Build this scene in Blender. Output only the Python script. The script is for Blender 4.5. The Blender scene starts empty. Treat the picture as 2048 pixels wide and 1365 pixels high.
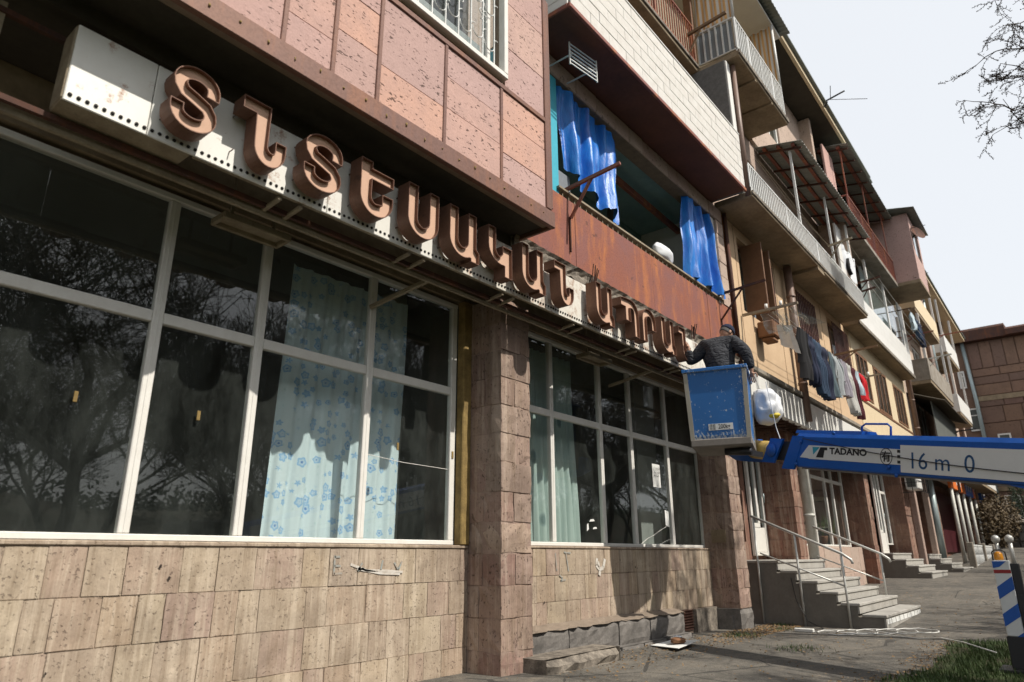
import bpy, bmesh, math, random
from math import sin, cos, pi, radians, sqrt, atan2
from mathutils import Vector, Matrix
random.seed(7)
SC = bpy.context.scene
COL = SC.collection

# ------------------------------------------------------------------ camera
# world: x runs along the facade (away), y into the building, z up; z = 0 is the height of the lens
cam_d = bpy.data.cameras.new('camera')
cam = bpy.data.objects.new('camera', cam_d); COL.objects.link(cam); SC.camera = cam
_X = Vector((1158.0, -425.5, -1352.3)).normalized()
_Z = Vector((-24.0, 4232.5, -1352.3)); _Z = (_Z - _X * _X.dot(_Z)).normalized()
_Y = _Z.cross(_X)
cam.matrix_world = Matrix((_X, _Y, _Z)).to_4x4()
cam_d.sensor_width = 36.0; cam_d.lens = 23.77
cam_d.clip_start = 0.05; cam_d.clip_end = 3000
cam_d.dof.use_dof = True; cam_d.dof.focus_distance = 8.2; cam_d.dof.aperture_fstop = 1.8

# ------------------------------------------------------------------ sky and sun
SUN = Vector((0.14, -1.0, 1.17)).normalized()
w = bpy.data.worlds.new('World'); SC.world = w; w.use_nodes = True
nt = w.node_tree; nt.nodes.clear()
sky = nt.nodes.new('ShaderNodeTexSky'); sky.sky_type = 'NISHITA'; sky.sun_disc = False
sky.sun_elevation = math.asin(SUN.z); sky.sun_rotation = atan2(SUN.x, SUN.y)
sky.dust_density = 4.0; sky.air_density = 1.0; sky.ozone_density = 1.0
b1 = nt.nodes.new('ShaderNodeBackground'); b1.inputs[1].default_value = 0.13
b2 = nt.nodes.new('ShaderNodeBackground'); b2.inputs[0].default_value = (0.92, 0.945, 0.97, 1); b2.inputs[1].default_value = 1.04
mx = nt.nodes.new('ShaderNodeMixShader'); mx.inputs[0].default_value = 0.80   # thin bright overcast over the blue
wo = nt.nodes.new('ShaderNodeOutputWorld')
nt.links.new(sky.outputs[0], b1.inputs[0]); nt.links.new(b1.outputs[0], mx.inputs[1])
nt.links.new(b2.outputs[0], mx.inputs[2]); nt.links.new(mx.outputs[0], wo.inputs[0])
sd = bpy.data.lights.new('sun', 'SUN'); sd.energy = 4.8; sd.angle = radians(0.5); sd.color = (1.0, 0.93, 0.83)
so = bpy.data.objects.new('sun', sd); COL.objects.link(so)
so.rotation_euler = SUN.to_track_quat('Z', 'Y').to_euler(); so.location = SUN * 40

SC.view_settings.view_transform = 'Standard'; SC.view_settings.look = 'None'
SC.view_settings.exposure = 0.08; SC.view_settings.gamma = 1.0; SC.view_settings.use_curve_mapping = False
SC.cycles.use_denoising = True
SC.cycles.max_bounces = 6; SC.cycles.diffuse_bounces = 3; SC.cycles.glossy_bounces = 3
SC.cycles.transparent_max_bounces = 16; SC.cycles.caustics_reflective = False; SC.cycles.caustics_refractive = False

# ------------------------------------------------------------------ mesh helpers
class MB:
    """collects shapes; build() links them as ONE mesh object whose origin is its centre"""
    def __init__(s): s.v = []; s.f = []; s.sm = []; s.g = []
    def add(s, vs, fs, smooth=False):
        o = len(s.v); s.g.append((vs, fs, smooth)); s.v += [tuple(p) for p in vs]
        for f in fs: s.f.append(tuple(i + o for i in f)); s.sm.append(smooth)
        return s
    def box(s, x0, x1, y0, y1, z0, z1, jit=0.0):
        vs = [(x, y, z) for x in (x0, x1) for y in (y0, y1) for z in (z0, z1)]
        if jit: vs = [(a + random.uniform(-jit, jit), b + random.uniform(-jit, jit), c + random.uniform(-jit, jit)) for a, b, c in vs]
        return s.add(vs, [(0, 1, 3, 2), (4, 6, 7, 5), (0, 4, 5, 1), (2, 3, 7, 6), (0, 2, 6, 4), (1, 5, 7, 3)])
    def cbox(s, x0, x1, y0, y1, z0, z1, c=0.008, jit=0.0):
        """box with chamfered edges"""
        X = (x0, x1); Y = (y0, y1); Z = (z0, z1); vs = []; idx = {}
        J = {(i, j, k): [random.uniform(-jit, jit) for _ in range(3)] for i in (0, 1) for j in (0, 1) for k in (0, 1)}
        c = min(c, abs(x1 - x0) * .4, abs(y1 - y0) * .4, abs(z1 - z0) * .4)
        for i in (0, 1):
            for j in (0, 1):
                for k in (0, 1):
                    dx, dy, dz = (c if i == 0 else -c), (c if j == 0 else -c), (c if k == 0 else -c)
                    b = [a + q for a, q in zip((X[i], Y[j], Z[k]), J[i, j, k])]
                    for ax in range(3):
                        p = [b[0] + dx, b[1] + dy, b[2] + dz]; p[ax] = b[ax]
                        idx[i, j, k, ax] = len(vs); vs.append(tuple(p))
        g = lambda i, j, k, a: idx[i, j, k, a]
        fs = []
        for i in (0, 1):
            fs.append((g(i,0,0,0), g(i,1,0,0), g(i,1,1,0), g(i,0,1,0)))
            fs.append((g(0,i,0,1), g(1,i,0,1), g(1,i,1,1), g(0,i,1,1)))
            fs.append((g(0,0,i,2), g(1,0,i,2), g(1,1,i,2), g(0,1,i,2)))
        for i in (0, 1):
            for j in (0, 1):
                fs.append((g(i,j,0,0), g(i,j,1,0), g(i,j,1,1), g(i,j,0,1)))
                fs.append((g(i,0,j,0), g(i,1,j,0), g(i,1,j,2), g(i,0,j,2)))
                fs.append((g(0,i,j,1), g(1,i,j,1), g(1,i,j,2), g(0,i,j,2)))
                for k in (0, 1): fs.append((g(i,j,k,0), g(i,j,k,1), g(i,j,k,2)))
        return s.add(vs, fs)
    def stone(s, x0, x1, y0, y1, z0, z1, k=3, amp=.005, rnd=.010):
        """worn block: subdivided box with eroded edges and an uneven face"""
        idx = {}; vs = []; fs = []
        sd_ = (random.random() * 50, random.random() * 50, random.random() * 50)
        def vid(i, j, l):
            if (i, j, l) in idx: return idx[i, j, l]
            e = sum(1 for t in (i, j, l) if t in (0, k)); c = [x0 + (x1 - x0) * i / k, y0 + (y1 - y0) * j / k, z0 + (z1 - z0) * l / k]
            if e >= 2:
                r = rnd * random.uniform(.1, 1.0) * (1.0 if e == 2 else 1.3)
                for ax, t in enumerate((i, j, l)):
                    if t in (0, k): c[ax] += (r if t == 0 else -r) * random.uniform(.25, .8)
            else: c = [q + random.uniform(-amp, amp) for q in c]
            idx[i, j, l] = len(vs); vs.append(tuple(c)); return idx[i, j, l]
        for a in range(k):
            for b in range(k):
                for f in (0, k):
                    fs += [(vid(f, a, b), vid(f, a + 1, b), vid(f, a + 1, b + 1), vid(f, a, b + 1)), (vid(a, f, b), vid(a + 1, f, b), vid(a + 1, f, b + 1), vid(a, f, b + 1)), (vid(a, b, f), vid(a + 1, b, f), vid(a + 1, b + 1, f), vid(a, b + 1, f))]
        return s.add(vs, fs)
    def bar(s, p, q, a, b, up=(0, 0, 1)):
        """rectangular bar from p to q, a wide across, b along up"""
        p = Vector(p); q = Vector(q); d = (q - p).normalized(); u = Vector(up)
        if abs(d.dot(u)) > .98: u = Vector((0, 1, 0))
        n = d.cross(u).normalized(); u = n.cross(d)
        vs = [e + n * (i * a / 2) + u * (j * b / 2) for e in (p, q) for i in (-1, 1) for j in (-1, 1)]
        return s.add(vs, [(0, 1, 3, 2), (4, 6, 7, 5), (0, 4, 5, 1), (2, 3, 7, 6), (0, 2, 6, 4), (1, 5, 7, 3)])
    def tube(s, pts, r, n=8, cap=True):
        """round tube through pts; r a number or a list"""
        P = [Vector(p) for p in pts]; m = len(P)
        R = r if isinstance(r, (list, tuple)) else [r] * m
        prev = None; vs = []
        for i in range(m):
            d = (P[min(i + 1, m - 1)] - P[max(i - 1, 0)])
            d = d.normalized() if d.length > 1e-9 else Vector((0, 0, 1))
            if prev is None:
                a = Vector((0, 0, 1)) if abs(d.z) < .9 else Vector((1, 0, 0)); u = d.cross(a).normalized()
            else: u = (prev - d * prev.dot(d)); u = u.normalized() if u.length > 1e-6 else d.orthogonal().normalized()
            prev = u; v = d.cross(u)
            for k in range(n):
                t = 2 * pi * k / n; vs.append(P[i] + (u * cos(t) + v * sin(t)) * R[i])
        fs = [(i * n + k, i * n + (k + 1) % n, (i + 1) * n + (k + 1) % n, (i + 1) * n + k) for i in range(m - 1) for k in range(n)]
        if cap: fs += [tuple(range(n))[::-1], tuple((m - 1) * n + k for k in range(n))]
        return s.add(vs, fs, n > 5)
    def loft(s, rings, cap=True):
        n = len(rings[0]); vs = [p for r in rings for p in r]
        fs = [(i * n + k, i * n + (k + 1) % n, (i + 1) * n + (k + 1) % n, (i + 1) * n + k) for i in range(len(rings) - 1) for k in range(n)]
        if cap: fs += [tuple(range(n))[::-1], tuple((len(rings) - 1) * n + k for k in range(n))]
        return s.add(vs, fs, True)
    def prism(s, poly, y0, y1):
        """outline in (x, z) extruded from y0 to y1"""
        n = len(poly); vs = [(x, y0, z) for x, z in poly] + [(x, y1, z) for x, z in poly]
        return s.add(vs, [tuple(range(n)), tuple(range(2 * n - 1, n - 1, -1))] + [(i, i + n, (i + 1) % n + n, (i + 1) % n) for i in range(n)])
    def grid(s, f, nu, nv, smooth=True):
        vs = [f(i / nu, j / nv) for j in range(nv + 1) for i in range(nu + 1)]
        return s.add(vs, [(j * (nu + 1) + i, j * (nu + 1) + i + 1, (j + 1) * (nu + 1) + i + 1, (j + 1) * (nu + 1) + i) for j in range(nv) for i in range(nu)], smooth)
    def build(s, name, mat, parent=None, kind=None, label=None, center=True):
        vs = s.v
        if center and vs:
            lo = [min(p[i] for p in vs) for i in range(3)]; hi = [max(p[i] for p in vs) for i in range(3)]
            c = Vector(((lo[0] + hi[0]) / 2, (lo[1] + hi[1]) / 2, (lo[2] + hi[2]) / 2))
        else: c = Vector((0, 0, 0))
        me = bpy.data.meshes.new(name); me.from_pydata([(p[0] - c.x, p[1] - c.y, p[2] - c.z) for p in vs], [], s.f)
        me.polygons.foreach_set('use_smooth', s.sm)
        bm = bmesh.new(); bm.from_mesh(me); bmesh.ops.recalc_face_normals(bm, faces=bm.faces); bm.to_mesh(me); bm.free()
        me.materials.append(mat)
        return link(name, me, c, parent, kind, label)

    # a mesh of its own for every shape collected
def build_each(s, name, mat, parent=None):
    return [MB().add(*g_).build(name, mat, parent) for g_ in s.g]
def link(name, me, c=(0, 0, 0), parent=None, kind=None, label=None):
    o = bpy.data.objects.new(name, me); COL.objects.link(o); o.location = c
    if parent is not None: adopt(o, parent)
    if kind: o['kind'] = kind
    if label: o['label'] = label
    return o
WPOS = {}
def wpos(o):
    return (wpos(o.parent) if o.parent else Vector((0, 0, 0))) + o.location
def adopt(o, parent):
    """parent is only ever translated: keep o where it is in the world"""
    p = wpos(parent); o.parent = parent; o.location = Vector(o.location) - p
def thing(name, label, cat, loc=(0, 0, 0), group=None):
    o = bpy.data.objects.new(name, None); COL.objects.link(o); o.location = loc; o.empty_display_size = .2
    return tag(o, label, cat, group)
def part_empty(name, loc, parent, label=None):
    o = bpy.data.objects.new(name, None); COL.objects.link(o); o.location = loc; o.empty_display_size = .1; adopt(o, parent)
    if label: o['label'] = label
    return o
def tag(o, label, cat, group=None):
    o['label'] = label; o['category'] = cat
    if group: o['group'] = group
    return o
def struct(o): o['kind'] = 'structure'; return o
def one(name, mb, mat, label, cat, group=None): return tag(mb.build(name, mat), label, cat, group)
def U(a, b): return random.uniform(a, b)
def arc(cx, cy, rx, ry, a0, a1, n=8):
    return [(cx + rx * cos(radians(a0 + (a1 - a0) * i / n)), cy + ry * sin(radians(a0 + (a1 - a0) * i / n))) for i in range(n + 1)]
def wall_open(mb, x0, x1, z0, z1, y0, y1, ops):
    """wall slab with rectangular openings (ox0, ox1, oz0, oz1)"""
    xs = sorted({x0, x1, *[v for o in ops for v in o[:2] if x0 < v < x1]}); zs = sorted({z0, z1, *[v for o in ops for v in o[2:] if z0 < v < z1]})
    for i in range(len(xs) - 1):
        run = None
        for j in range(len(zs) - 1):
            cx = (xs[i] + xs[i + 1]) / 2; cz = (zs[j] + zs[j + 1]) / 2
            hole = any(o[0] < cx < o[1] and o[2] < cz < o[3] for o in ops)
            if not hole: run = (run[0], zs[j + 1]) if run else (zs[j], zs[j + 1])
            if (hole or j == len(zs) - 2) and run: mb.box(xs[i], xs[i + 1], y0, y1, *run); run = None
    return mb

# ------------------------------------------------------------------ material helpers
class NT:
    def __init__(s, name):
        s.m = bpy.data.materials.new(name); s.m.use_nodes = True; s.t = s.m.node_tree; s.t.nodes.clear()
        s.out = s.n('ShaderNodeOutputMaterial'); s.b = s.n('ShaderNodeBsdfPrincipled'); s.l(s.b.outputs[0], s.out.inputs[0])
    def n(s, ty, **k):
        q = s.t.nodes.new(ty)
        for a, v in k.items(): setattr(q, a, v)
        return q
    def l(s, a, b): s.t.links.new(a, b)
    def put(s, sock, v):
        if hasattr(v, 'is_output') or isinstance(v, bpy.types.NodeSocket): s.l(v, sock)
        elif isinstance(v, (tuple, list)) and len(v) == 3 and sock.type == 'RGBA': sock.default_value = (*v, 1)
        else: sock.default_value = v
    def pos(s, scale=(1, 1, 1), rnd=0.0):
        g = s.n('ShaderNodeNewGeometry'); m = s.n('ShaderNodeMapping'); s.l(g.outputs['Position'], m.inputs[0]); m.inputs['Scale'].default_value = scale
        if rnd:
            oi = s.n('ShaderNodeObjectInfo'); mu = s.n('ShaderNodeMath', operation='MULTIPLY'); s.l(oi.outputs['Random'], mu.inputs[0]); mu.inputs[1].default_value = rnd
            a = s.n('ShaderNodeVectorMath', operation='ADD'); s.l(m.outputs[0], a.inputs[0]); s.l(mu.outputs[0], a.inputs[1]); return a.outputs[0]
        return m.outputs[0]
    def noise(s, vec, sc, det=4, rough=.6, dist=0.0):
        q = s.n('ShaderNodeTexNoise'); s.l(vec, q.inputs['Vector']); q.inputs['Scale'].default_value = sc; q.inputs['Detail'].default_value = det
        q.inputs['Roughness'].default_value = rough; q.inputs['Distortion'].default_value = dist; return q.outputs[0]
    def vor(s, vec, sc, feat='F1'):
        q = s.n('ShaderNodeTexVoronoi', feature=feat); s.l(vec, q.inputs['Vector']); q.inputs['Scale'].default_value = sc; return q
    def ramp(s, fac, a, b, ca=0.0, cb=1.0):
        q = s.n('ShaderNodeMapRange'); s.l(fac, q.inputs[0]); q.inputs[1].default_value = a; q.inputs[2].default_value = b
        q.inputs[3].default_value = ca; q.inputs[4].default_value = cb; return q.outputs[0]
    def cramp(s, fac, stops):
        q = s.n('ShaderNodeValToRGB'); s.l(fac, q.inputs[0]); e = q.color_ramp.elements
        while len(e) < len(stops): e.new(.5)
        for el, (p, c) in zip(e, stops): el.position = p; el.color = (*c, 1)
        return q.outputs[0]
    def mix(s, f, a, b, mode='MIX'):
        q = s.n('ShaderNodeMix', data_type='RGBA', blend_type=mode); s.put(q.inputs[0], f); s.put(q.inputs[6], a); s.put(q.inputs[7], b); return q.outputs[2]
    def math(s, op, a, b=0.0):
        q = s.n('ShaderNodeMath', operation=op); s.put(q.inputs[0], a); s.put(q.inputs[1], b); return q.outputs[0]
    def bump(s, h, strength=.3, dist=.01, prev=None):
        q = s.n('ShaderNodeBump'); q.inputs['Strength'].default_value = strength; q.inputs['Distance'].default_value = dist; s.l(h, q.inputs['Height'])
        if prev is not None: s.l(prev, q.inputs['Normal'])
        return q.outputs[0]
    def done(s, col, rough=.8, metal=0.0, normal=None, spec=.4):
        s.put(s.b.inputs['Base Color'], col); s.put(s.b.inputs['Roughness'], rough); s.put(s.b.inputs['Metallic'], metal)
        s.b.inputs['Specular IOR Level'].default_value = spec
        if normal is not None: s.l(normal, s.b.inputs['Normal'])
        return s.m

def m_tuff(name, cols, pore=.8, poresc=38, stretch=(1, 1, 1), streak=0.0, dirt=.5, light=(.62, .53, .42), tool=0.0):
    n = NT(name); p = n.pos(rnd=17.0); pw = n.pos()
    oi = n.n('ShaderNodeObjectInfo')
    base = n.cramp(oi.outputs['Random'], [(i / (len(cols) - 1), c) for i, c in enumerate(cols)])
    big = n.noise(p, 3.2, 5, .65); fine = n.noise(p, 55, 5, .7)
    col = n.mix(n.ramp(big, .35, .7, 0, .5), base, tuple(x * .8 for x in cols[1]))
    col = n.mix(n.ramp(fine, .42, .72, 0, .28), col, tuple(x * .35 for x in cols[0]))
    ps = n.pos(stretch, rnd=17.0)
    msk = n.noise(ps, poresc * .12, 3)
    pr = n.ramp(n.noise(ps, poresc * 1.1, 2, .5, .3), .63, .67); pr = n.math('MULTIPLY', pr, n.ramp(msk, .34, .5))
    p2 = n.ramp(n.noise(ps, poresc * .42, 3, .6, .4), .69, .72); pr = n.math('MAXIMUM', pr, p2)
    col = n.mix(n.math('MULTIPLY', pr, pore), col, (.055, .035, .028))
    if streak:
        st = n.noise(n.pos((9, 9, .45)), 1.0, 6, .7); s1 = n.ramp(st, .51, .60, 0, streak)
        col = n.mix(s1, col, light)
        sb = n.noise(n.pos((13, 13, .6)), 1.3, 5, .7); col = n.mix(n.ramp(sb, .51, .63, 0, streak * .85), col, (.17, .12, .075))
        bl_ = n.noise(pw, 6.0, 7, .75, .5); col = n.mix(n.ramp(bl_, .5, .7, 0, streak * .5), col, (.23, .165, .10)); b2_ = n.noise(pw, 2.1, 7, .75, .4); col = n.mix(n.ramp(b2_, .5, .68, 0, streak * .5), col, light)
        spk = n.noise(n.pos((30, 30, 1.6)), 1.0, 3, .6); col = n.mix(n.ramp(spk, .60, .70, 0, streak * .55), col, tuple(min(1, c * 1.15) for c in light))
    if dirt:
        dn = n.noise(pw, 1.1, 6, .7); col = n.mix(n.ramp(dn, .5, .75, 0, dirt), col, (.085, .06, .045))
    h = n.math('SUBTRACT', n.math('MULTIPLY', fine, .5), n.math('MULTIPLY', pr, .9))
    nb = n.bump(h, .7, .006); nb = n.bump(big, .5, .02, nb)
    if tool: nb = n.bump(n.noise(n.pos((55, 55, 5), rnd=9.0), 1.0, 4, .65), tool, .012, nb)
    return n.done(col, .92, 0, nb, .25)

def m_plain(name, col, rough=.7, metal=0.0, var=.25, sc=6.0, dark=None, bump=.15, spot=0.0, spotc=(.2, .1, .05), spec=.4):
    n = NT(name); p = n.pos(); a = n.noise(p, sc, 6, .65); f = n.noise(p, sc * 9, 4, .6)
    d = dark or tuple(c * .55 for c in col)
    c = n.mix(n.ramp(a, .35, .75, 0, var * 2), col, d)
    c = n.mix(n.ramp(f, .4, .75, 0, var), c, d)
    if spot:
        s = n.noise(p, sc * 2.3, 7, .75); c = n.mix(n.ramp(s, .60 - spot * .12, .68, 0, 1), c, spotc)
    return n.done(c, rough, metal, n.bump(f, bump, .004), spec)

def m_rust(name, cols=((.20, .075, .04), (.33, .12, .05), (.13, .06, .055)), sc=1.6, rough=.75):
    n = NT(name); p = n.pos(); a = n.noise(p, sc, 6, .7, .6); v = n.noise(n.pos((4, 4, .8)), 1.4, 5, .7); f = n.noise(p, 45, 5, .7)
    c = n.mix(n.ramp(a, .35, .65), cols[0], cols[2]); c = n.mix(n.ramp(v, .5, .7, 0, .8), c, cols[1])
    c = n.mix(n.ramp(f, .45, .75, 0, .5), c, (.06, .025, .018))
    sp = n.noise(p, 7, 3, .5); c = n.mix(n.ramp(sp, .68, .72, 0, .6), c, (.05, .03, .025))
    return n.done(c, rough, .15, n.bump(f, .35, .004), .35)

def m_chip(name, col, under, amt=.5, sc=14, rough=.45, edge=None):
    """paint chipped through to what is under it"""
    n = NT(name); p = n.pos(); a = n.noise(p, sc, 8, .75); b = n.noise(n.pos((1, 1, 1)), 1.8, 3, .6); f = n.noise(p, 70, 3)
    k = n.ramp(n.math('ADD', a, n.math('MULTIPLY', b, .35)), .86 - amt * .16, .90 - amt * .16)
    if edge:       # knocked about most along the rims
        tc = n.n('ShaderNodeTexCoord'); sx = n.n('ShaderNodeSeparateXYZ'); n.l(tc.outputs['Generated'], sx.inputs[0])
        ed = n.math('MAXIMUM', n.math('ABSOLUTE', n.math('SUBTRACT', sx.outputs[1], .5)), n.math('ABSOLUTE', n.math('SUBTRACT', sx.outputs[2], .55)))
        a2 = n.noise(n.pos((1, 1, .5)), sc * 2.2, 8, .8); k = n.math('MAXIMUM', k, n.ramp(n.math('ADD', a2, n.math('MULTIPLY', n.math('POWER', ed, 2.0), edge)), .74, .77))
    base = n.mix(n.ramp(n.noise(p, 3, 4), .35, .7, 0, .5), col, tuple(c * .72 for c in col))
    c = n.mix(k, base, under)
    return n.done(c, n.ramp(k, 0, 1, rough, .85), 0, n.bump(n.math('MULTIPLY', k, -1), .4, .002), .5)

def m_glass(name, tint=(.90, .94, .93), refl=1.0, dust=.05, ior=1.5):
    n = NT(name); t = n.t; t.nodes.remove(n.b)
    tr = n.n('ShaderNodeBsdfTransparent'); tr.inputs[0].default_value = (*tint, 1)
    gl = n.n('ShaderNodeBsdfGlossy'); gl.inputs['Roughness'].default_value = .012; gl.inputs[0].default_value = (refl, refl, refl, 1)
    wv = n.noise(n.pos(), 1.6, 2); bm_ = n.bump(wv, .012, .02); n.l(bm_, gl.inputs['Normal'])
    lwt = n.n('ShaderNodeLayerWeight'); lwt.inputs[0].default_value = .5   # Schlick reflectance, same from both sides of the pane
    fz_ = n.math('ADD', n.math('MULTIPLY', n.math('POWER', lwt.outputs['Facing'], 5.0), .95), .042)
    mxs = n.n('ShaderNodeMixShader'); n.l(fz_, mxs.inputs[0]); n.l(tr.outputs[0], mxs.inputs[1]); n.l(gl.outputs[0], mxs.inputs[2])
    df = n.n('ShaderNodeBsdfDiffuse'); df.inputs[0].default_value = (.46, .51, .48, 1)
    dn = n.noise(n.pos((3, 3, 1.2)), 1.5, 6, .7); fz = n.ramp(dn, .4, .8, dust * .3, dust * 2.0)
    m2 = n.n('ShaderNodeMixShader'); n.l(fz, m2.inputs[0]); n.l(mxs.outputs[0], m2.inputs[1]); n.l(df.outputs[0], m2.inputs[2])
    n.l(m2.outputs[0], n.out.inputs[0]); return n.m

def m_leafy(name, c1, c2): 
    n = NT(name); oi = n.n('ShaderNodeObjectInfo'); a = n.noise(n.pos(), 3.0, 4); f = n.noise(n.pos(), 40, 2)
    return n.done(n.mix(n.ramp(n.math('ADD', n.math('MULTIPLY', a, .6), n.math('MULTIPLY', f, .4)), .35, .65), c1, c2), .7)

MT = {}
MT['wall_tuff'] = m_tuff('tan_tuff', [(.44, .36, .265), (.35, .275, .215), (.49, .41, .30), (.38, .28, .23), (.46, .365, .25), (.41, .335, .27)], .5, 44, (1, 1, .9), streak=.46, dirt=.5, light=(.60, .51, .40), tool=.35)
MT['pillar_tuff'] = m_tuff('pillar_tuff', [(.36, .25, .19), (.22, .15, .125), (.44, .335, .26), (.29, .18, .15), (.39, .30, .245), (.25, .185, .15)], .75, 36, (1, 1, .7), streak=.45, dirt=.5, light=(.52, .42, .34), tool=.35)
MT['red_tuff'] = m_tuff('red_tuff', [(.25, .12, .085), (.20, .11, .085), (.30, .17, .12), (.17, .10, .08)], .7, 22, (1, 1, .9), streak=.25, dirt=.6)
MT['pink_tuff'] = m_tuff('pink_tuff', [(.56, .35, .30), (.50, .345, .32), (.61, .37, .285), (.47, .325, .30), (.58, .40, .33)], .8, 30, (.6, .6, 1.5), streak=0, dirt=.05)
MT['mortar'] = m_plain('mortar', (.27, .21, .155), .95, var=.4, sc=9)
MT['basalt'] = m_plain('basalt', (.20, .185, .17), .95, var=.45, sc=5, dark=(.07, .065, .06), bump=.8)
MT['white_frame'] = m_plain('white_painted_frame', (.74, .73, .69), .45, var=.12, sc=9, dark=(.45, .42, .36), bump=.08)
MT['beige_steel'] = m_plain('beige_painted_steel', (.36, .31, .22), .6, var=.35, sc=7, dark=(.12, .08, .05))
MT['sign_white'] = m_plain('sign_white_enamel', (.80, .80, .76), .42, var=.08, sc=2.2, dark=(.50, .46, .38), bump=.05, spot=.25, spotc=(.30, .12, .04))
MT['sign_rusty'] = m_plain('sign_white_enamel_rusting', (.76, .75, .69), .5, var=.2, sc=3.0, dark=(.42, .34, .24), bump=.1, spot=.75, spotc=(.27, .12, .05))
MT['sign_dark'] = m_plain('sign_hole_shade', (.02, .018, .016), .9, var=.2)
MT['letter'] = m_rust('letter_brown_paint_shaded', ((.17, .085, .055), (.22, .115, .07), (.145, .075, .052)), 2.2, .6)  # brown paint, darkened in colour so the letter sides read as shaded
MT['letter_face'] = m_plain('letter_face_faded', (.60, .39, .28), .75, var=.15, sc=5, dark=(.40, .25, .17))
MT['trim'] = m_rust('brown_steel_trim', ((.20, .105, .075), (.26, .12, .07), (.17, .095, .08)), 1.3, .6)
MT['rust'] = m_rust('rusted_sheet_steel', ((.29, .10, .06), (.52, .19, .06), (.24, .105, .095)), 1.1, .7)
MT['rust_dark'] = m_rust('dark_rusty_steel', ((.10, .045, .03), (.17, .06, .025), (.06, .035, .03)), 3.0, .8)
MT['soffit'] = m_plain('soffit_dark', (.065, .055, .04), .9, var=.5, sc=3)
MT['brown_soffit'] = m_plain('red_brown_soffit', (.16, .06, .035), .7, var=.4, sc=2.0, dark=(.07, .03, .02))
MT['concrete'] = m_plain('concrete', (.34, .31, .265), .92, var=.4, sc=3.2, dark=(.14, .115, .085), bump=.4)
MT['concrete_dark'] = m_plain('stained_concrete', (.34, .27, .18), .92, var=.45, sc=2.2, dark=(.15, .11, .07), bump=.4)
MT['concrete_rough'] = m_plain('broken_concrete', (.32, .28, .23), .95, var=.6, sc=10, dark=(.07, .06, .05), bump=1.0)
MT['stucco'] = m_plain('grey_stucco', (.17, .17, .165), .95, var=.45, sc=16, bump=1.0)
MT['white_brick'] = m_plain('white_painted_brick', (.63, .62, .59), .85, var=.22, sc=8, dark=(.42, .38, .33), bump=.5)
MT['white_paint'] = m_plain('white_paint', (.72, .72, .69), .5, var=.12, sc=4, dark=(.45, .42, .37))
MT['white_steel'] = m_plain('white_railing_paint', (.70, .72, .71), .45, var=.15, sc=10, dark=(.40, .36, .3))
MT['grey_sheet'] = m_plain('grey_sheet', (.24, .26, .27), .5, var=.2, sc=3)
MT['corrug'] = m_plain('corrugated_grey', (.22, .245, .23), .55, .2, var=.3, sc=2.5)
MT['corrug_under'] = m_plain('corrugated_roof_sheet', (.30, .32, .30), .6, var=.35, sc=2.0)
MT['cream'] = m_plain('cream_wall', (.60, .44, .28), .85, var=.2, sc=2.0, dark=(.36, .23, .14))
MT['cream2'] = m_plain('pale_cream_siding', (.66, .55, .37), .75, var=.12, sc=2.5, dark=(.44, .32, .2))
MT['brown_wood'] = m_plain('brown_window_wood', (.20, .10, .05), .6, var=.35, sc=8)
MT['maroon_bar'] = m_plain('maroon_bar', (.12, .05, .04), .5, var=.25, sc=9)
MT['teal'] = m_plain('teal_wall', (.26, .42, .43), .85, var=.3, sc=2)
MT['turq'] = m_plain('turquoise_paint', (.05, .42, .55), .6, var=.15, sc=3)
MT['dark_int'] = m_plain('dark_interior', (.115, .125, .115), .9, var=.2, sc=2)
MT['int_wall'] = m_plain('interior_wall', (.30, .32, .31), .9, var=.15, sc=1.5)
MT['int_floor'] = m_plain('interior_floor', (.16, .14, .12), .8, var=.2, sc=2)
MT['glass'] = m_glass('shop_glass', (.945, .965, .955), 1.0, .022)
MT['glass_small'] = m_glass('window_glass', (.86, .9, .9), 1.0, .04)
MT['pipe_brown'] = m_plain('brown_drainpipe', (.20, .13, .10), .5, var=.3, sc=5)
MT['pipe_white'] = m_plain('white_drainpipe', (.60, .61, .57), .5, var=.25, sc=4, dark=(.3, .27, .2))
MT['pipe_grey'] = m_plain('galvanised_pipe', (.36, .43, .43), .4, .4, var=.2, sc=4)
MT['wood_old'] = m_plain('weathered_wood', (.26, .17, .10), .8, var=.4, sc=9)
MT['pale_tuff'] = m_tuff('pale_tuff', [(.50, .37, .30), (.46, .36, .30), (.53, .42, .34), (.44, .32, .27)], .5, 14, (1, 1, 1), dirt=.15)
MT['bg_tuff'] = m_tuff('brown_tuff', [(.23, .145, .10), (.19, .125, .10), (.27, .17, .115), (.17, .105, .095)], .5, 9, (1, 1, 1), dirt=.4)
# ------------------------------------------------------------------ ground
GP = [(-80, -1.0), (5, -1.02), (9, -1.06), (12, -1.08), (15, -.98), (18, -.80), (22, -.61), (27, -.56), (30, -.44), (36, -.12), (44, .32), (60, .5), (900, 2.0)]
def GZ(x, y=0):
    for (a, za), (b, zb) in zip(GP, GP[1:]):
        if x <= b: 
            t = max(0, (x - a) / (b - a)); return za + (zb - za) * t
    return GP[-1][1]
xs = [-400, -120, -40, -20] + [i * 1.0 for i in range(-10, 60)] + [64, 70, 80, 100, 140, 200, 320, 600]
ys = [-600, -250, -120, -70, -45, -30, -22] + [i * 1.0 for i in range(-18, 8)] + [9, 12, 20, 40, 90, 200, 500]
g = MB(); vs = [(x, y, GZ(x)) for y in ys for x in xs]; nx = len(xs)
g.add(vs, [(j * nx + i, j * nx + i + 1, (j + 1) * nx + i + 1, (j + 1) * nx + i) for j in range(len(ys) - 1) for i in range(nx - 1)], True)
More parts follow.
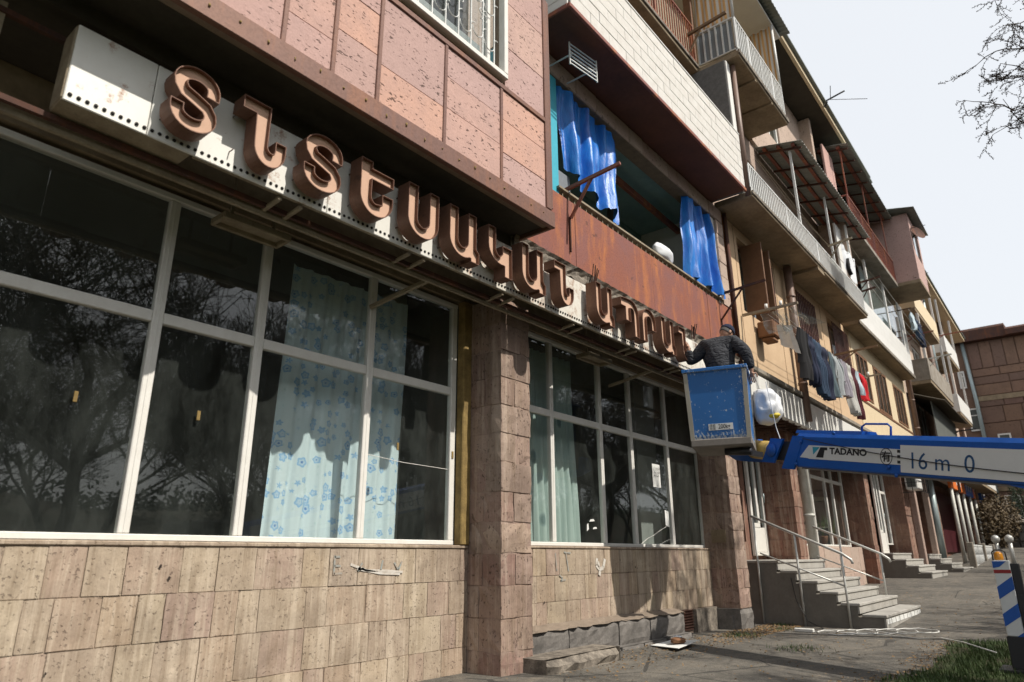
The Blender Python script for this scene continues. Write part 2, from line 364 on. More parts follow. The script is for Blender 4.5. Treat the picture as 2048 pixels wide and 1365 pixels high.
n = NT('asphalt'); p = n.pos(); a = n.noise(p, .55, 6, .7); b = n.noise(p, 2.6, 6, .7); f = n.noise(p, 70, 4, .7); vv = n.vor(p, 95)
c = n.mix(n.ramp(a, .38, .66), (.095, .09, .081), (.185, .17, .145)); c = n.mix(n.ramp(b, .5, .72, 0, .55), c, (.25, .215, .17))
c = n.mix(n.ramp(n.noise(p, .9, 7, .75, .8), .56, .66, 0, .55), c, (.042, .04, .036))
sp = n.noise(n.pos((.7, 2.6, 1)), 1.2, 6, .75); c = n.mix(n.ramp(sp, .54, .68, 0, .55), c, (.30, .26, .205))
md = n.noise(p, 16, 6, .75); c = n.mix(n.ramp(md, .48, .68, 0, .55), c, (.055, .052, .047)); c = n.mix(n.ramp(n.noise(p, 9, 6, .8), .56, .68, 0, .6), c, (.27, .24, .195)); c = n.mix(n.ramp(f, .4, .72, 0, .55), c, (.03, .029, .027)); c = n.mix(n.math('MULTIPLY', n.math('LESS_THAN', vv.outputs['Distance'], .25), .5), c, (.30, .28, .25))
cr = n.vor(n.pos((1, 1, 1)), .75, 'DISTANCE_TO_EDGE'); ck = n.math('LESS_THAN', n.math('ADD', cr.outputs['Distance'], n.math('MULTIPLY', b, .05)), .034); c = n.mix(n.math('MULTIPLY', ck, .75), c, (.04, .038, .035))
nb = n.bump(f, .9, .012); nb = n.bump(b, .7, .04, nb)
MT['asphalt'] = n.done(c, .92, 0, nb, .3)
struct(g.build('ground', MT['asphalt'], center=False))

# lawn strip where the photographer stands
def lawn_edge(x): return 1.52 + .10 * sin(x * 1.3) + .05 * sin(x * 3.7 + 1)
lw = MB(); L = []
for i in range(61):
    x = -30 + i * (41.0 / 60)
    e = lawn_edge(x) if x < 10.2 else lawn_edge(x) - (x - 10.2) ** 2 * 1.6
    L.append((x, e))
vs = []
for x, e in L:
    for t, h in ((-40, .02), (-18, .04), (-8, .05), (-3, .06), (-.6, .055), (-.12, .04), (0, .002)): vs.append((x, e + t, GZ(x) + h))
lw.add(vs, [(i * 7 + j, i * 7 + j + 1, i * 7 + j + 8, i * 7 + j + 7) for i in range(60) for j in range(6)], True)
n = NT('lawn_soil'); p = n.pos(); c = n.mix(n.ramp(n.noise(p, 2.2, 6, .7), .4, .62), (.05, .075, .022), (.095, .07, .042)); c = n.mix(n.ramp(n.noise(p, 40, 3), .45, .7, 0, .6), c, (.03, .04, .015))
struct(lw.build('lawn', n.done(c, .95, 0, n.bump(n.noise(p, 40, 3), .8, .02)), center=False))
gr = MB()
for k in range(30000):
    x = U(5.6, 11.0) if k % 3 else U(-1, 6); e = lawn_edge(x) if x < 10.2 else lawn_edge(x) - (x - 10.2) ** 2 * 1.6
    y = e - abs(random.gauss(0, 1.1)) - .02
    if random.random() < .25 and (sin(x * 5) * sin(y * 6)) > .3: continue
    if e - y < .22 and random.random() < .75: continue
    h = U(.02, .075); a = U(0, 2 * pi); l = U(.0, .05); z = GZ(x) + .045 - max(0, .12 - (e - y)) * .3; wd = U(.003, .006)
    gr.add([(x - wd * cos(a), y - wd * sin(a), z), (x + wd * cos(a), y + wd * sin(a), z), (x - l * sin(a), y + l * cos(a), z + h)], [(0, 1, 2)])
MT['grass'] = m_leafy('grass_blades', (.022, .050, .010), (.060, .092, .022))
o = gr.build('grass', MT['grass'], center=False); o['kind'] = 'stuff'; tag(o, 'short green grass with bare patches beside the asphalt', 'grass')
# weeds and dead leaves along the wall
wd = MB()
for cx, cy, m, r in ((9.9, 4.0, 220, .16), (12.0, 4.1, 120, .12), (11.2, 3.85, 90, .15), (8.9, 2.9, 160, .2)):
    for k in range(m):
        x = random.gauss(cx, r); y = random.gauss(cy, r * .7); a = U(0, 2 * pi); h = U(.02, .07); l = U(.01, .06); q = .004
        z = GZ(x) + .001; wd.add([(x - q * cos(a), y - q * sin(a), z), (x + q * cos(a), y + q * sin(a), z), (x - l * sin(a), y + l * cos(a), z + h)], [(0, 1, 2)])
o = wd.build('weeds', MT['grass'], center=False); o['kind'] = 'stuff'; tag(o, 'small weeds sprouting from cracks near the stone wall', 'weeds')
lf = MB()
for k in range(4200):
    t = random.random()
    if t < .5: x = random.gauss(11.0, .9); y = U(3.75, 4.35)
    elif t < .65: x = U(5.5, 10); y = U(3.6, 4.5)
    elif t < .8: x = U(6.5, 11); y = lawn_edge(x) + random.gauss(.05, .12)
    else: x = U(5, 18); y = U(1.4, 4.2)
    a = U(0, 6.28); s_ = U(.006, .022); z = GZ(x) + U(.003, .012); ca, sa = cos(a) * s_, sin(a) * s_
    lf.add([(x - ca, y - sa, z), (x + sa * .5, y - ca * .5, z + U(0, .012)), (x + ca, y + sa, z + U(0, .008)), (x - sa * .5, y + ca * .5, z)], [(0, 1, 2, 3)])
MT['leaf_dead'] = m_plain('dead_leaves', (.34, .22, .10), .9, var=.6, sc=14, dark=(.12, .07, .035))
o = lf.build('leaf_litter', MT['leaf_dead'], center=False); o['kind'] = 'stuff'; tag(o, 'dry leaf litter and grit on the pavement', 'leaf litter')

# ------------------------------------------------------------------ apartment building
BLD = thing('apartment_building', 'long four-storey tuff apartment block with shops below and patched balconies', 'building', (5, 6, -1.0))
def P(name, mb, mat, parent=None, **k): return mb.build(name, MT[mat] if isinstance(mat, str) else mat, parent or BLD, **k)

def PE(name, mb, mat, parent=None): return build_each(mb, name, MT[mat] if isinstance(mat, str) else mat, parent or BLD)
def courses(parent, x0, x1, zs, yf, depth, mat, wmin=.24, wmax=.46, c=.004, gap=.0028, jy=.008, name='stone', worn=False):
    for r in range(len(zs) - 1):
        za, zb = zs[r], zs[r + 1]; x = x0
        while x < x1 - 1e-4:
            wv = U(wmin, wmax); nx_ = x + wv
            if x1 - nx_ < wmin * .6: nx_ = x1
            d = U(-jy, jy)
            (MB().stone(x + gap / 2, nx_ - gap / 2, yf + d, yf + depth, za + gap / 2, zb - gap / 2, 3, .004, .007) if worn else MB().cbox(x + gap / 2, nx_ - gap / 2, yf + d, yf + depth, za + gap / 2 + U(0, .003), zb - gap / 2, c * U(.6, 1.8), .0035)).build(name, MT[mat], parent)
            x = nx_
def pillar(x0, x1, y0, y1, zs, mat, name='pillar', label=None):
    core = MB().box(x0 + .007, x1 - .007, y0 + .007, y1 - .005, zs[0], zs[-1] - .004)
    o = P(name, core, mat); g_ = .0035
    if label: o['label'] = label
    for r in range(len(zs) - 1):
        a, b = zs[r] + g_ / 2, zs[r + 1] - g_ / 2; fx = x0 + (x1 - x0) * U(.35, .65); fy = y0 + (y1 - y0) * U(.35, .65)
        def bl(xa, xb, ya, yb): MB().stone(xa + g_ / 2 - U(0, .010), xb - g_ / 2 + U(0, .006), ya + g_ / 2 - U(0, .012), yb - g_ / 2, a, b, 3, .006, .036 if random.random() < .25 else .016).build('stone', MT[mat], o)
        if r % 2: bl(x0, fx, y0, fy); bl(x0, fx, fy, y1); bl(fx, x1, y0, y1)
        else: bl(x0, x1, y0, fy); bl(x0, fx, fy, y1); bl(fx, x1, fy, y1)
    return o

CZ = [-1.10, -.80, -.505, -.215, .075]
# wall below the left shop window
o = P('sill_wall', MB().box(-2.0, 5.10, 4.730, 5.0, -1.2, .078), MT['wall_tuff'])
courses(o, -.6, 5.095, CZ, 4.72, .06, 'wall_tuff', .15, .42, gap=.002, jy=.004, worn=True)
P('window_ledge', MB().cbox(-2.0, 5.095, 4.712, 4.80, .079, .112, .008), MT['wall_tuff'])
# wall below the right shop window, on a rough basalt footing
o = P('sill_wall', MB().box(5.585, 10.93, 4.730, 5.0, -1.2, .088), MT['wall_tuff'])
courses(o, 5.585, 10.9, [-.74, -.475, -.20, .085], 4.72, .06, 'wall_tuff', .15, .38, gap=.002, jy=.004, worn=True)
P('window_ledge', MB().cbox(5.585, 10.92, 4.712, 4.80, .089, .118, .008), MT['wall_tuff'])
ft = P('footing', MB().box(5.6, 9.35, 4.62, 4.74, -1.2, -.76), 'mortar')
def rough_block(x0, x1, y0, y1, z0, z1, amp, nu=9, nv=5):
    m = MB()
    def f(u, v):
        x = x0 + (x1 - x0) * u; z = z0 + (z1 - z0) * v
        e = min(u, 1 - u, v, 1 - v); y = y0 + amp * (random.random() * .9) + (0 if e > .01 else amp * .8)
        if v > .99: y += amp * .8
        return (x + (U(-.008, .008) if 0 < u < 1 else 0), y, z + (U(-.01, .01) if 0 < v < 1 else 0))
    m.grid(f, nu, nv, False)
    m.add([(x0, y0 + amp * 1.6, z1), (x1, y0 + amp * 1.6, z1), (x1, y1, z1), (x0, y1, z1)], [(0, 1, 2, 3)])
    m.add([(x0, y0 + amp, z0), (x0, y1, z0), (x0, y1, z1), (x0, y0 + amp, z1)], [(0, 1, 2, 3)])
    m.add([(x1, y0 + amp, z0), (x1, y1, z0), (x1, y1, z1), (x1, y0 + amp, z1)], [(0, 1, 2, 3)])
    return m
xx = 5.62
for wv in (.92, 1.05, .78, .98):
    rough_block(xx + .006, xx + wv - .006, 4.53, 4.70, -1.02, -.735, .018).build('stone', MT['basalt'], ft); xx += wv
xx = 5.62
for wv in (.5, .62, .7, .55, .66, .7):
    rough_block(xx + .008, xx + wv - .008, 4.42 + U(-.02, .03), 4.66, -1.16, -1.0 + U(-.02, .01), .02, 6, 3).build('stone', MT['basalt'], ft); xx += wv
MT['fillet'] = m_plain('mortar_fillet', (.25, .20, .155), .95, var=.3, sc=8)
P('mortar_fillet', MB().grid(lambda u, v: (5.6 + 3.75 * u, 4.535 + .18 * v + (U(-.03, .02) if v < .9 else 0), -.742 + .045 * v + U(-.008, .008)), 40, 3, False), 'fillet')
# vent in the footing
vt = P('vent_grille', MB().box(9.50, 9.98, 4.735, 4.744, -1.03, -.74), 'rust_dark')
m = MB()
for i in range(13): m.box(9.51 + i * .037, 9.522 + i * .037, 4.716, 4.733, -1.02, -.75)
for i in range(8): m.box(9.505, 9.975, 4.705, 4.716, -1.02 + i * .037, -1.008 + i * .037)
m.build('grille_bars', MT['rust_dark'], vt, kind='stuff')
P('footing', MB().box(9.36, 9.49, 4.66, 4.745, -1.2, -.75), 'concrete_rough'); P('footing', MB().box(9.99, 10.75, 4.66, 4.745, -1.2, -.75), 'concrete_rough')

PZ = [-1.12 + i * .288 for i in range(15)]
pillar(5.10, 5.58, 4.30, 4.76, PZ[:14], 'pillar_tuff')
p2 = pillar(10.78, 11.24, 4.30, 4.80, [-.77 + i * .288 for i in range(13)], 'pillar_tuff')
rough_block(10.74, 11.28, 4.27, 4.75, -1.15, -.77, .03, 6, 5).build('stone', MT['basalt'], p2)
rough_block(10.72, 10.80, 4.40, 4.74, -1.15, -.775, .02, 2, 4).build('stone', MT['basalt'], p2)
# carved plaque on the pillar's left side
pq = P('plaque', MB().box(10.762, 10.778, 4.42, 4.66, .20, .40), 'concrete_dark')
m = MB()
for i in range(16):
    y = U(4.43, 4.63); z = U(.215, .375); m.box(10.756, 10.762, y, y + U(.01, .05), z, z + U(.008, .02))
m.build('relief', MT['concrete_dark'], pq, kind='stuff')
# yellowed render strips beside the frames
MT['ochre'] = m_plain('ochre_render', (.30, .21, .075), .9, var=.5, sc=7, dark=(.12, .08, .03))
P('render_strip', MB().cbox(4.975, 5.10, 4.70, 4.80, .113, 2.64, .01), 'ochre')
P('render_strip', MB().cbox(10.885, 10.955, 4.70, 4.80, .119, 2.64, .01), 'ochre')

# ---- shop windows
def shop_window(xm, z0, zt, z1, y, fw=.075, x_first_half=True, mat='white_frame', glass='glass', dep=.06):
    fr = MB()
    for i, x in enumerate(xm):
        fr.cbox(x - fw / 2, x + fw / 2, y, y + dep, z0 + .045, z1 - .05, .006)
        if 0 < i < len(xm) - 1: fr.cbox(x - .006, x + .006, y - .004, y, z0 + .05, z1 - .06, .002)
    fr.cbox(xm[0] - fw / 2, xm[-1] + fw / 2, y - .004, y + dep + .004, z0, z0 + .044, .006)
    fr.cbox(xm[0] - fw / 2, xm[-1] + fw / 2, y - .004, y + dep + .004, z1 - .049, z1, .006)
    for a, b in zip(xm, xm[1:]):
        fr.cbox(a + fw / 2 + .001, b - fw / 2 - .001, y + .004, y + dep - .004, zt - .042, zt + .042, .006)
    w_ = P('shop_window', fr, mat)
    for a, b in zip(xm, xm[1:]):
        for za, zb in ((z0 + .044, zt - .04), (zt + .04, z1 - .049)):
            MB().box(a + fw / 2 - .005, b - fw / 2 + .005, y + .028, y + .034, za, zb).build('pane', MT[glass], w_)
    return w_
shop_window([-.55, .62, 1.92, 2.71, 3.83, 4.935], .113, 1.64, 2.61, 4.80)
shop_window([5.62, 6.67, 7.80, 8.62, 9.74, 10.84], .119, 1.68, 2.64, 4.80, .072)
hg = MB()
for x in (.4, 1.5, 2.3, 4.2, 4.93): hg.cbox(x - .012, x + .012, 4.79, 4.80, .95, 1.02, .002)
P('hinge_tabs', hg, MT['ochre'], kind='stuff')
# ---- shop interiors
def room(x0, x1, y0, y1, z0, z1, wm='int_wall'):
    r = MB(); r.box(x0 - .1, x1 + .1, y1, y1 + .1, z0 - .1, z1 + .1); r.box(x0 - .1, x0, y0, y1 + .05, z0 - .05, z1 + .05); r.box(x1, x1 + .1, y0, y1 + .05, z0 - .05, z1 + .05)
    o = P('interior_wall', r, wm)
    P('interior_floor', MB().box(x0 - .1, x1 + .1, y0, y1 + .05, z0 - .1, z0 - .002), 'int_floor'); P('interior_ceiling', MB().box(x0 - .1, x1 + .1, y0, y1 + .05, z1 + .002, z1 + .1), wm)
    return o
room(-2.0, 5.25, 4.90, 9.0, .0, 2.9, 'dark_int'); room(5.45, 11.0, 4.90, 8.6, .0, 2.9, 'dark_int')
P('interior_wall', MB().box(4.72, 4.90, 5.55, 6.9, 0.0, 2.9), 'int_wall')
P('interior_wall', MB().box(10.2, 10.9, 5.6, 5.7, 0.0, 2.9), 'int_wall')
# lintel and slab above the shops
P('lintel', MB().box(-4, 11.2, 4.765, 4.90, 2.645, 3.04), 'concrete_dark')
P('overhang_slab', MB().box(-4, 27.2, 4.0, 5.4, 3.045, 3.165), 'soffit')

# ---- balcony with pink stone cladding over the sign
B1 = part_empty('balcony', (2, 3.6, 3.1), BLD, 'glazed balcony clad in pink tuff slabs with brown steel strips')
YB = 3.53
P('balcony_core', wall_open(MB(), -3.0, 4.96, 3.15, 5.93, YB + .03, YB + .10, [(.3, 4.19, 4.47, 5.72)]), 'mortar', B1)
P('balcony_floor', MB().box(-3.0, 4.955, YB + .02, 4.6, 3.16, 3.26), 'soffit', B1)
P('side_wall', MB().box(4.90, 4.96, YB + .10, 4.0, 3.26, 5.93), 'trim', B1)
P('back_wall', MB().box(-3.0, 5.0, 4.55, 4.65, 3.3, 5.93), 'int_wall', B1)
PX = [-.3, .45, 1.20, 1.91, 2.31, 2.72, 3.44, 4.19, 4.90]
rows = {0: [3.30, 3.8, 4.31], 1: [3.30, 3.62, 4.31], 2: [3.30, 3.9, 4.31], 3: [3.30, 3.58, 3.93, 4.31], 4: [3.30, 3.72, 4.10, 4.31], 5: [3.30, 3.66, 4.31], 6: [3.30, 3.68, 4.0, 4.31], 7: [3.30, 3.62, 3.98, 4.31]}
for i in range(8):
    rz = rows[i]
    for a, b in zip(rz, rz[1:]): MB().cbox(PX[i] + .016, PX[i + 1] - .016, YB + U(-.002, .003), YB + .029, a + .0015, b - .0015, .003).build('cladding_slab', MT['pink_tuff'], B1)
for a, b in ((4.37, 4.86), (4.86, 5.42), (5.42, 5.92)): MB().cbox(4.255, 4.884, YB + U(-.002, .003), YB + .029, a + .0015, b - .0015, .003).build('cladding_slab', MT['pink_tuff'], B1)
for i, x in enumerate(PX[1:-1]): P('steel_strip', MB().cbox(x - .018, x + .018, YB - .014, YB + .028, 3.29, 4.308, .004), 'trim', B1)
P('steel_strip', MB().cbox(-3.0, 4.90, YB - .016, YB + .028, 4.31, 4.365, .005), 'trim', B1)
P('corner_post', MB().cbox(4.885, 4.965, YB - .02, YB + .10, 3.31, 5.93, .006).cbox(4.97, 4.995, YB - .012, YB + .10, 3.34, 5.93, .004), 'trim', B1)
P('bottom_channel', MB().cbox(-3.0, 5.0, YB - .03, YB + .02, 3.12, 3.295, .006).cbox(4.965, 5.0, YB + .022, 4.0, 3.12, 3.295, .006), 'trim', B1)
bl = MB()
for i in range(26): x = -.2 + i * .2; bl.tube([(x, YB - .036, 3.22 + U(-.03, .03)), (x, YB - .03, 3.22)], U(.004, .009), 6)
P('bolt_heads', bl, MT['ochre'], B1, kind='stuff')
wf = MB()
for a, b, c_, d in ((.3, 4.19, 4.42, 4.475), (.3, 4.19, 5.70, 5.75)): wf.cbox(a, b + .055, YB - .05, YB + .03, c_, d, .005)
wf.cbox(4.19, 4.245, YB - .05, YB + .03, 4.476, 5.699, .005); wf.cbox(4.03, 4.09, YB + .05, YB + .10, 4.48, 5.7, .005); wf.cbox(2.2, 2.26, YB + .05, YB + .10, 4.48, 5.7, .005)
bw = P('window', wf, 'white_frame', B1)
MB().box(.3, 4.185, YB + .07, YB + .076, 4.48, 5.70).build('pane', MT['glass_small'], bw)
gm = MB()
def scroll(cx, cz, r, a0, a1, n=10): gm.tube([(cx + r * cos(radians(a0 + (a1 - a0) * i / n)), YB - .035, cz + r * 1.05 * sin(radians(a0 + (a1 - a0) * i / n))) for i in range(n + 1)], .005, 5)
x = .42; k = 0
while x < 4.15:
    gm.bar((x, YB - .03, 4.476), (x, YB - .03, 5.70), .012, .012, (0, 1, 0))
    for zc in (4.70, 5.12):
        if k % 2 == 0: scroll(x - .075, zc - .02, .075, 180, 360); scroll(x + .03, zc + .04, .03, 60, 200)
        else: scroll(x - .075, zc + .02, .07, 170, 380); scroll(x + .04, zc + .06, .04, 90, 190)
    if k % 2: 
        for s_ in (-1, 1): scroll(x + s_ * .028, 4.98, .026, 0, 300); scroll(x + s_ * .03, 4.91, .024, 90, -120)
    x += .165; k += 1
gm.build('window_grille', MT['white_steel'], bw, kind='stuff')

# ---- rusted loggia next to it
LG = part_empty('loggia', (8, 4.2, 3.1), BLD, 'open loggia behind a rusted sheet steel parapet')
for a, b in ((5.02, 6.08), (6.088, 8.0), (8.005, 9.86), (9.868, 10.86)):
    MB().cbox(a, b, 3.972 + U(0, .006), 3.99, 3.175, 4.035 + U(-.004, .008), .003).build('steel_sheet', MT['rust'], LG)
P('parapet_back', MB().box(5.0, 10.86, 3.995, 4.06, 3.17, 4.02), 'concrete_dark', LG)
rl = MB(); rl.cbox(5.75, 10.55, 3.955, 4.04, 4.10, 4.135, .005)
for i in range(38): x = 5.85 + i * .126; rl.box(x, x + .014, 3.985, 4.0, 4.03, 4.10)
P('top_rail', rl, 'beige_steel', LG)
# broken slab edge under it
m = MB(); N_ = 90
def edge(u, v):
    x = 4.9 + 6.0 * u; return (x, 3.93 + .05 * (1 - v) * random.random() + (.02 if .2 < v < .8 else 0) * random.random() - (.015 * random.random() if v > .9 else 0), 3.03 + .14 * v - (.05 * random.random() if v < .1 else 0))
m.grid(edge, N_, 4, False); m.box(4.9, 10.9, 3.98, 4.2, 3.04, 3.17)
P('slab_edge', m, 'concrete_rough', LG)
P('floor', MB().box(4.97, 10.9, 4.2, 5.5, 3.17, 3.22), 'concrete_dark', LG)
bw_ = wall_open(MB(), 4.97, 10.9, 3.22, 5.93, 5.35, 5.45, [(7.9, 9.5, 3.9, 5.0)])
P('back_wall', bw_, 'teal', LG)
P('ceiling', MB().box(5.0, 10.75, 4.0, 5.35, 5.72, 5.78), 'teal', LG)
P('side_wall', MB().box(4.965, 5.80, 3.997, 5.35, 4.04, 5.719), 'turq', LG)
P('side_wall', MB().box(10.42, 10.55, 4.0, 5.35, 4.04, 5.719), 'white_paint', LG)
P('steel_bracket', MB().bar((5.78, 4.5, 5.58), (10.4, 4.6, 5.55), .06, .10), 'rust', LG)
w2 = P('window', MB().cbox(7.9, 9.5, 5.36, 5.42, 3.9, 3.96).cbox(7.9, 9.5, 5.36, 5.42, 4.94, 5.0).cbox(7.9, 7.97, 5.36, 5.42, 3.961, 4.939).cbox(9.43, 9.5, 5.36, 5.42, 3.961, 4.939).cbox(8.66, 8.72, 5.36, 5.42, 3.961, 4.939), 'white_frame', LG)
MB().box(7.96, 9.44, 5.39, 5.395, 3.95, 4.95).build('pane', MT['glass_small'], w2); P('interior_wall', MB().box(7.5, 9.9, 5.9, 5.95, 3.6, 5.3), 'dark_int', LG)
o = P('lintel_beam', MB().box(5.0, 10.9, 3.985, 4.2, 5.66, 5.93), 'mortar', LG)
courses(o, 5.02, 10.85, [5.665, 5.925], 3.965, .05, 'pale_tuff', .3, .5, .01)
o = P('jamb', MB().box(10.57, 10.86, 3.99, 4.3, 4.04, 5.655), 'mortar', LG)
for r in range(6): MB().cbox(10.56, 10.86, 3.965 + U(-.004, .004), 4.02, 4.045 + r * .268, 4.045 + (r + 1) * .268 - .005, .006).build('stone', MT['pale_tuff'], o)

# ---- white brick balcony above it
BB = part_empty('balcony', (8, 3.4, 5.9), BLD, 'balcony with a white painted brick parapet and red-brown underside')
P('slab', MB().box(5.19, 10.45, 3.37, 4.6, 5.945, 6.02), 'brown_soffit', BB)
P('slab_lip', MB().cbox(5.17, 10.47, 3.335, 3.372, 5.925, 5.985, .006).cbox(5.165, 5.19, 3.374, 4.0, 5.925, 5.985, .006), 'rust', BB)
P('parapet_core', MB().box(5.2, 10.44, 3.362, 3.44, 5.99, 7.02), MT['stucco'], BB)
MT['whitebrick_joint'] = MT['stucco']
for r in range(6):
    za = 5.99 + r * .1725; x = 5.2 - (.21 if r % 2 else 0)
    while x < 10.43:
        a = max(x, 5.2); b = min(x + .42, 10.44)
        if b - a > .03: MB().cbox(a + .003, b - .003, 3.344 + U(-.002, .003), 3.362, za + .003, za + .170, .004).build('brick', MT['white_brick'], BB)
        x += .42
P('parapet_cap', MB().cbox(5.19, 10.45, 3.335, 3.45, 7.03, 7.06, .006), 'white_paint', BB)
sdm = MB()
for i in range(9): sdm.cbox(5.172, 5.196, 3.375, 4.0, 5.99 + i * .115, 5.99 + i * .115 + .11, .004)
P('side_cladding', sdm, 'white_paint', BB)
P('back_wall', MB().box(5.0, 10.7, 4.75, 4.85, 5.95, 8.7), 'pale_tuff', BB)
# fin wall and pipe beside it
P('fin_wall', MB().cbox(10.48, 10.66, 3.45, 4.7, 6.03, 8.72, .01), 'stucco'); P('fin_edge', MB().cbox(10.49, 10.65, 3.425, 3.45, 6.03, 8.70, .006), 'white_paint')
P('drainpipe', MB().tube([(10.74, 3.40, 5.98), (10.74, 3.40, 8.70)], .05, 10), 'pipe_brown')
# ------------------------------------------------------------------ railings, sheets
def railing(parent, x0, x1, y, z0, z1, step=.11, mat='white_steel', side=None, r=.016, post=.035):
    m = MB(); m.cbox(x0, x1, y - .022, y + .022, z1 - .035, z1, .004); m.cbox(x0, x1, y - .014, y + .014, z0 + .05, z0 + .075, .003)
    nb = int((x1 - x0) / step)
    for i in range(nb + 1): x = x0 + (x1 - x0) * i / nb; m.box(x - r / 2, x + r / 2, y - r / 2, y + r / 2, z0 + .0752, z1 - .0352)
    for x in (x0 + post / 2, x1 - post / 2, *[x0 + (x1 - x0) * k / 4 for k in (1, 2, 3)]): m.box(x - post / 2, x + post / 2, y - post / 2 - .002, y + post / 2 + .002, z0, z1 - .037)
    if side:
        xs_, ya, yb = side; m.cbox(xs_ - .02, xs_ + .02, ya, yb, z1 - .036, z1 - .002, .004); m.cbox(xs_ - .014, xs_ + .014, ya, yb, z0 + .051, z0 + .074, .003)
        for i in range(int((yb - ya) / .12)): yy = ya + .10 + i * .12; m.box(xs_ - r / 2, xs_ + r / 2, yy - r / 2, yy + r / 2, z0 + .0755, z1 - .0365)
    return m.build('railing', MT[mat] if isinstance(mat, str) else mat, parent, kind='stuff')
def corrugated(x0, x1, ya, za, yb, zb, pitch=.12, amp=.018, along='y', t=.004):
    """sheet from the (ya, za) edge to the (yb, zb) edge; ridges run across it"""
    n = int((x1 - x0) / pitch * 6); m = MB()
    for sgn in (0, 1):
        vs = []
        for i in range(n + 1):
            x = x0 + (x1 - x0) * i / n; h = amp * sin(2 * pi * (x - x0) / pitch) + sgn * t
            vs += [(x, ya, za + h), (x, yb, zb + h)]
        m.add(vs, [(2 * i, 2 * i + 2, 2 * i + 3, 2 * i + 1) for i in range(n)], True)
    return m
def window_unit(x0, x1, z0, z1, y, parent, mat='brown_wood', mull=1, fw=.07, glass='glass_small', back='dark_int', curtain=None, dep=.06):
    f = MB(); f.cbox(x0, x1, y, y + dep, z0, z0 + fw, .005); f.cbox(x0, x1, y, y + dep, z1 - fw, z1, .005)
    f.cbox(x0, x0 + fw, y + .001, y + dep - .001, z0 + fw, z1 - fw, .005); f.cbox(x1 - fw, x1, y + .001, y + dep - .001, z0 + fw, z1 - fw, .005)
    for k in range(mull): x = x0 + (x1 - x0) * (k + 1) / (mull + 1); f.cbox(x - fw / 2, x + fw / 2, y + .002, y + dep - .002, z0 + fw, z1 - fw, .005)
    w_ = f.build('window', MT[mat], parent)
    xs_ = [x0 + (x1 - x0) * k / (mull + 1) for k in range(mull + 2)]
    for a, b in zip(xs_, xs_[1:]): MB().box(a + fw * .5, b - fw * .5, y + .025, y + .03, z0 + fw - .005, z1 - fw + .005).build('pane', MT[glass], w_)
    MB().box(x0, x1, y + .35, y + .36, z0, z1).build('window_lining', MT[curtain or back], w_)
    return w_

# ------------------------------------------------------------------ second floor: cream wall beyond the loggia
op = [(11.6, 13.5, 4.24, 5.72), (15.02, 16.4, 4.0, 5.72), (17.45, 19.35, 4.0, 5.75), (19.95, 21.35, 4.12, 5.45), (22.1, 23.8, 4.05, 5.45), (24.85, 26.4, 4.1, 5.40)]
cw = P('wall', wall_open(MB(), 10.98, 19.6, 3.14, 5.92, 4.0, 4.25, op), 'cream')
cw2 = P('wall', wall_open(MB(), 19.6, 27.05, 3.14, 5.92, 4.0, 4.25, op), 'cream2')
jm = MB()
for x in (11.45, 13.62, 14.6, 16.9): jm.box(x, x + .012, 3.996, 4.0, 3.16, 5.9)
P('panel_joints', jm, 'brown_wood', kind='stuff')
z_ = 3.16
x = 19.62; k = 0
while x < 27.0:
    blocked = [o for o in op if o[0] - .02 < x + .15 and x < o[1] + .02]
    for za, zb in ([(3.16, 5.91)] if not blocked else [(3.16, blocked[0][2] - .01), (blocked[0][3] + .01, 5.91)]):
        MB().cbox(x + .004, min(x + .298, 27.03), 3.985, 4.0, za, zb, .004).build('siding_board', MT['cream2'], cw2)
    x += .3
P('band', MB().cbox(19.6, 27.05, 3.968, 3.984, 3.98, 4.05, .004), 'brown_wood', cw2)
window_unit(11.62, 13.48, 4.26, 5.70, 4.10, cw, 'brown_wood', 2)
# opened brown sash and bars in the first opening
P('open_sash', MB().cbox(12.02, 12.07, 3.70, 4.10, 4.27, 5.68, .006).cbox(12.5, 12.55, 3.72, 4.10, 4.27, 5.68, .006), 'brown_wood', cw)
for a, b, z0, z1 in ((12.62, 13.46, 4.26, 5.70), (15.05, 16.38, 4.02, 5.70), (17.9, 19.33, 4.02, 5.72)):
    m = MB(); nb = int((b - a) / .125)
    for i in range(nb + 1): x = a + (b - a) * i / nb; m.box(x - .016, x + .016, 3.975, 3.99, z0, z1)
    for z in (z0 + .03, (z0 + z1) / 2, z1 - .03): m.box(a, b, 3.992, 3.999, z - .012, z + .012)
    P('window_bars', m, 'maroon_bar', cw, kind='stuff')
window_unit(15.04, 16.38, 4.02, 5.70, 4.10, cw, 'brown_wood', 1); window_unit(17.47, 19.33, 4.02, 5.73, 4.10, cw, 'brown_wood', 2)
for a, b, z0, z1 in op[3:]: window_unit(a + .01, b - .01, z0 + .01, z1 - .01, 3.975, cw2, 'brown_wood', 2, .075, curtain='int_wall', dep=.1)
P('ledge', MB().cbox(10.98, 27.05, 3.86, 4.05, 3.05, 3.135, .008), 'concrete')
P('room_back', MB().box(10.9, 27.1, 5.6, 5.7, 3.2, 5.9), 'dark_int')
P('drainpipe', MB().tube([(10.93, 3.93, 3.05), (10.93, 3.93, 5.9)], .035, 8), 'rust_dark')
P('corner_strip', MB().cbox(10.955, 11.02, 3.95, 3.998, 3.14, 5.90, .005), 'rust', cw)
for x, z0, z1, mt in ((14.12, -.9, 5.9, 'pipe_brown'), (27.25, 3.0, 11.5, 'pipe_brown')):
    m = MB().tube([(x, 3.86, max(z0, 2.55)), (x, 3.86, z1)], .085, 12)
    for z in (3.3, 4.2, 5.2): m.tube([(x, 3.86, z), (x, 3.86, z + .05)], .097, 12)
    P('drainpipe', m, mt)
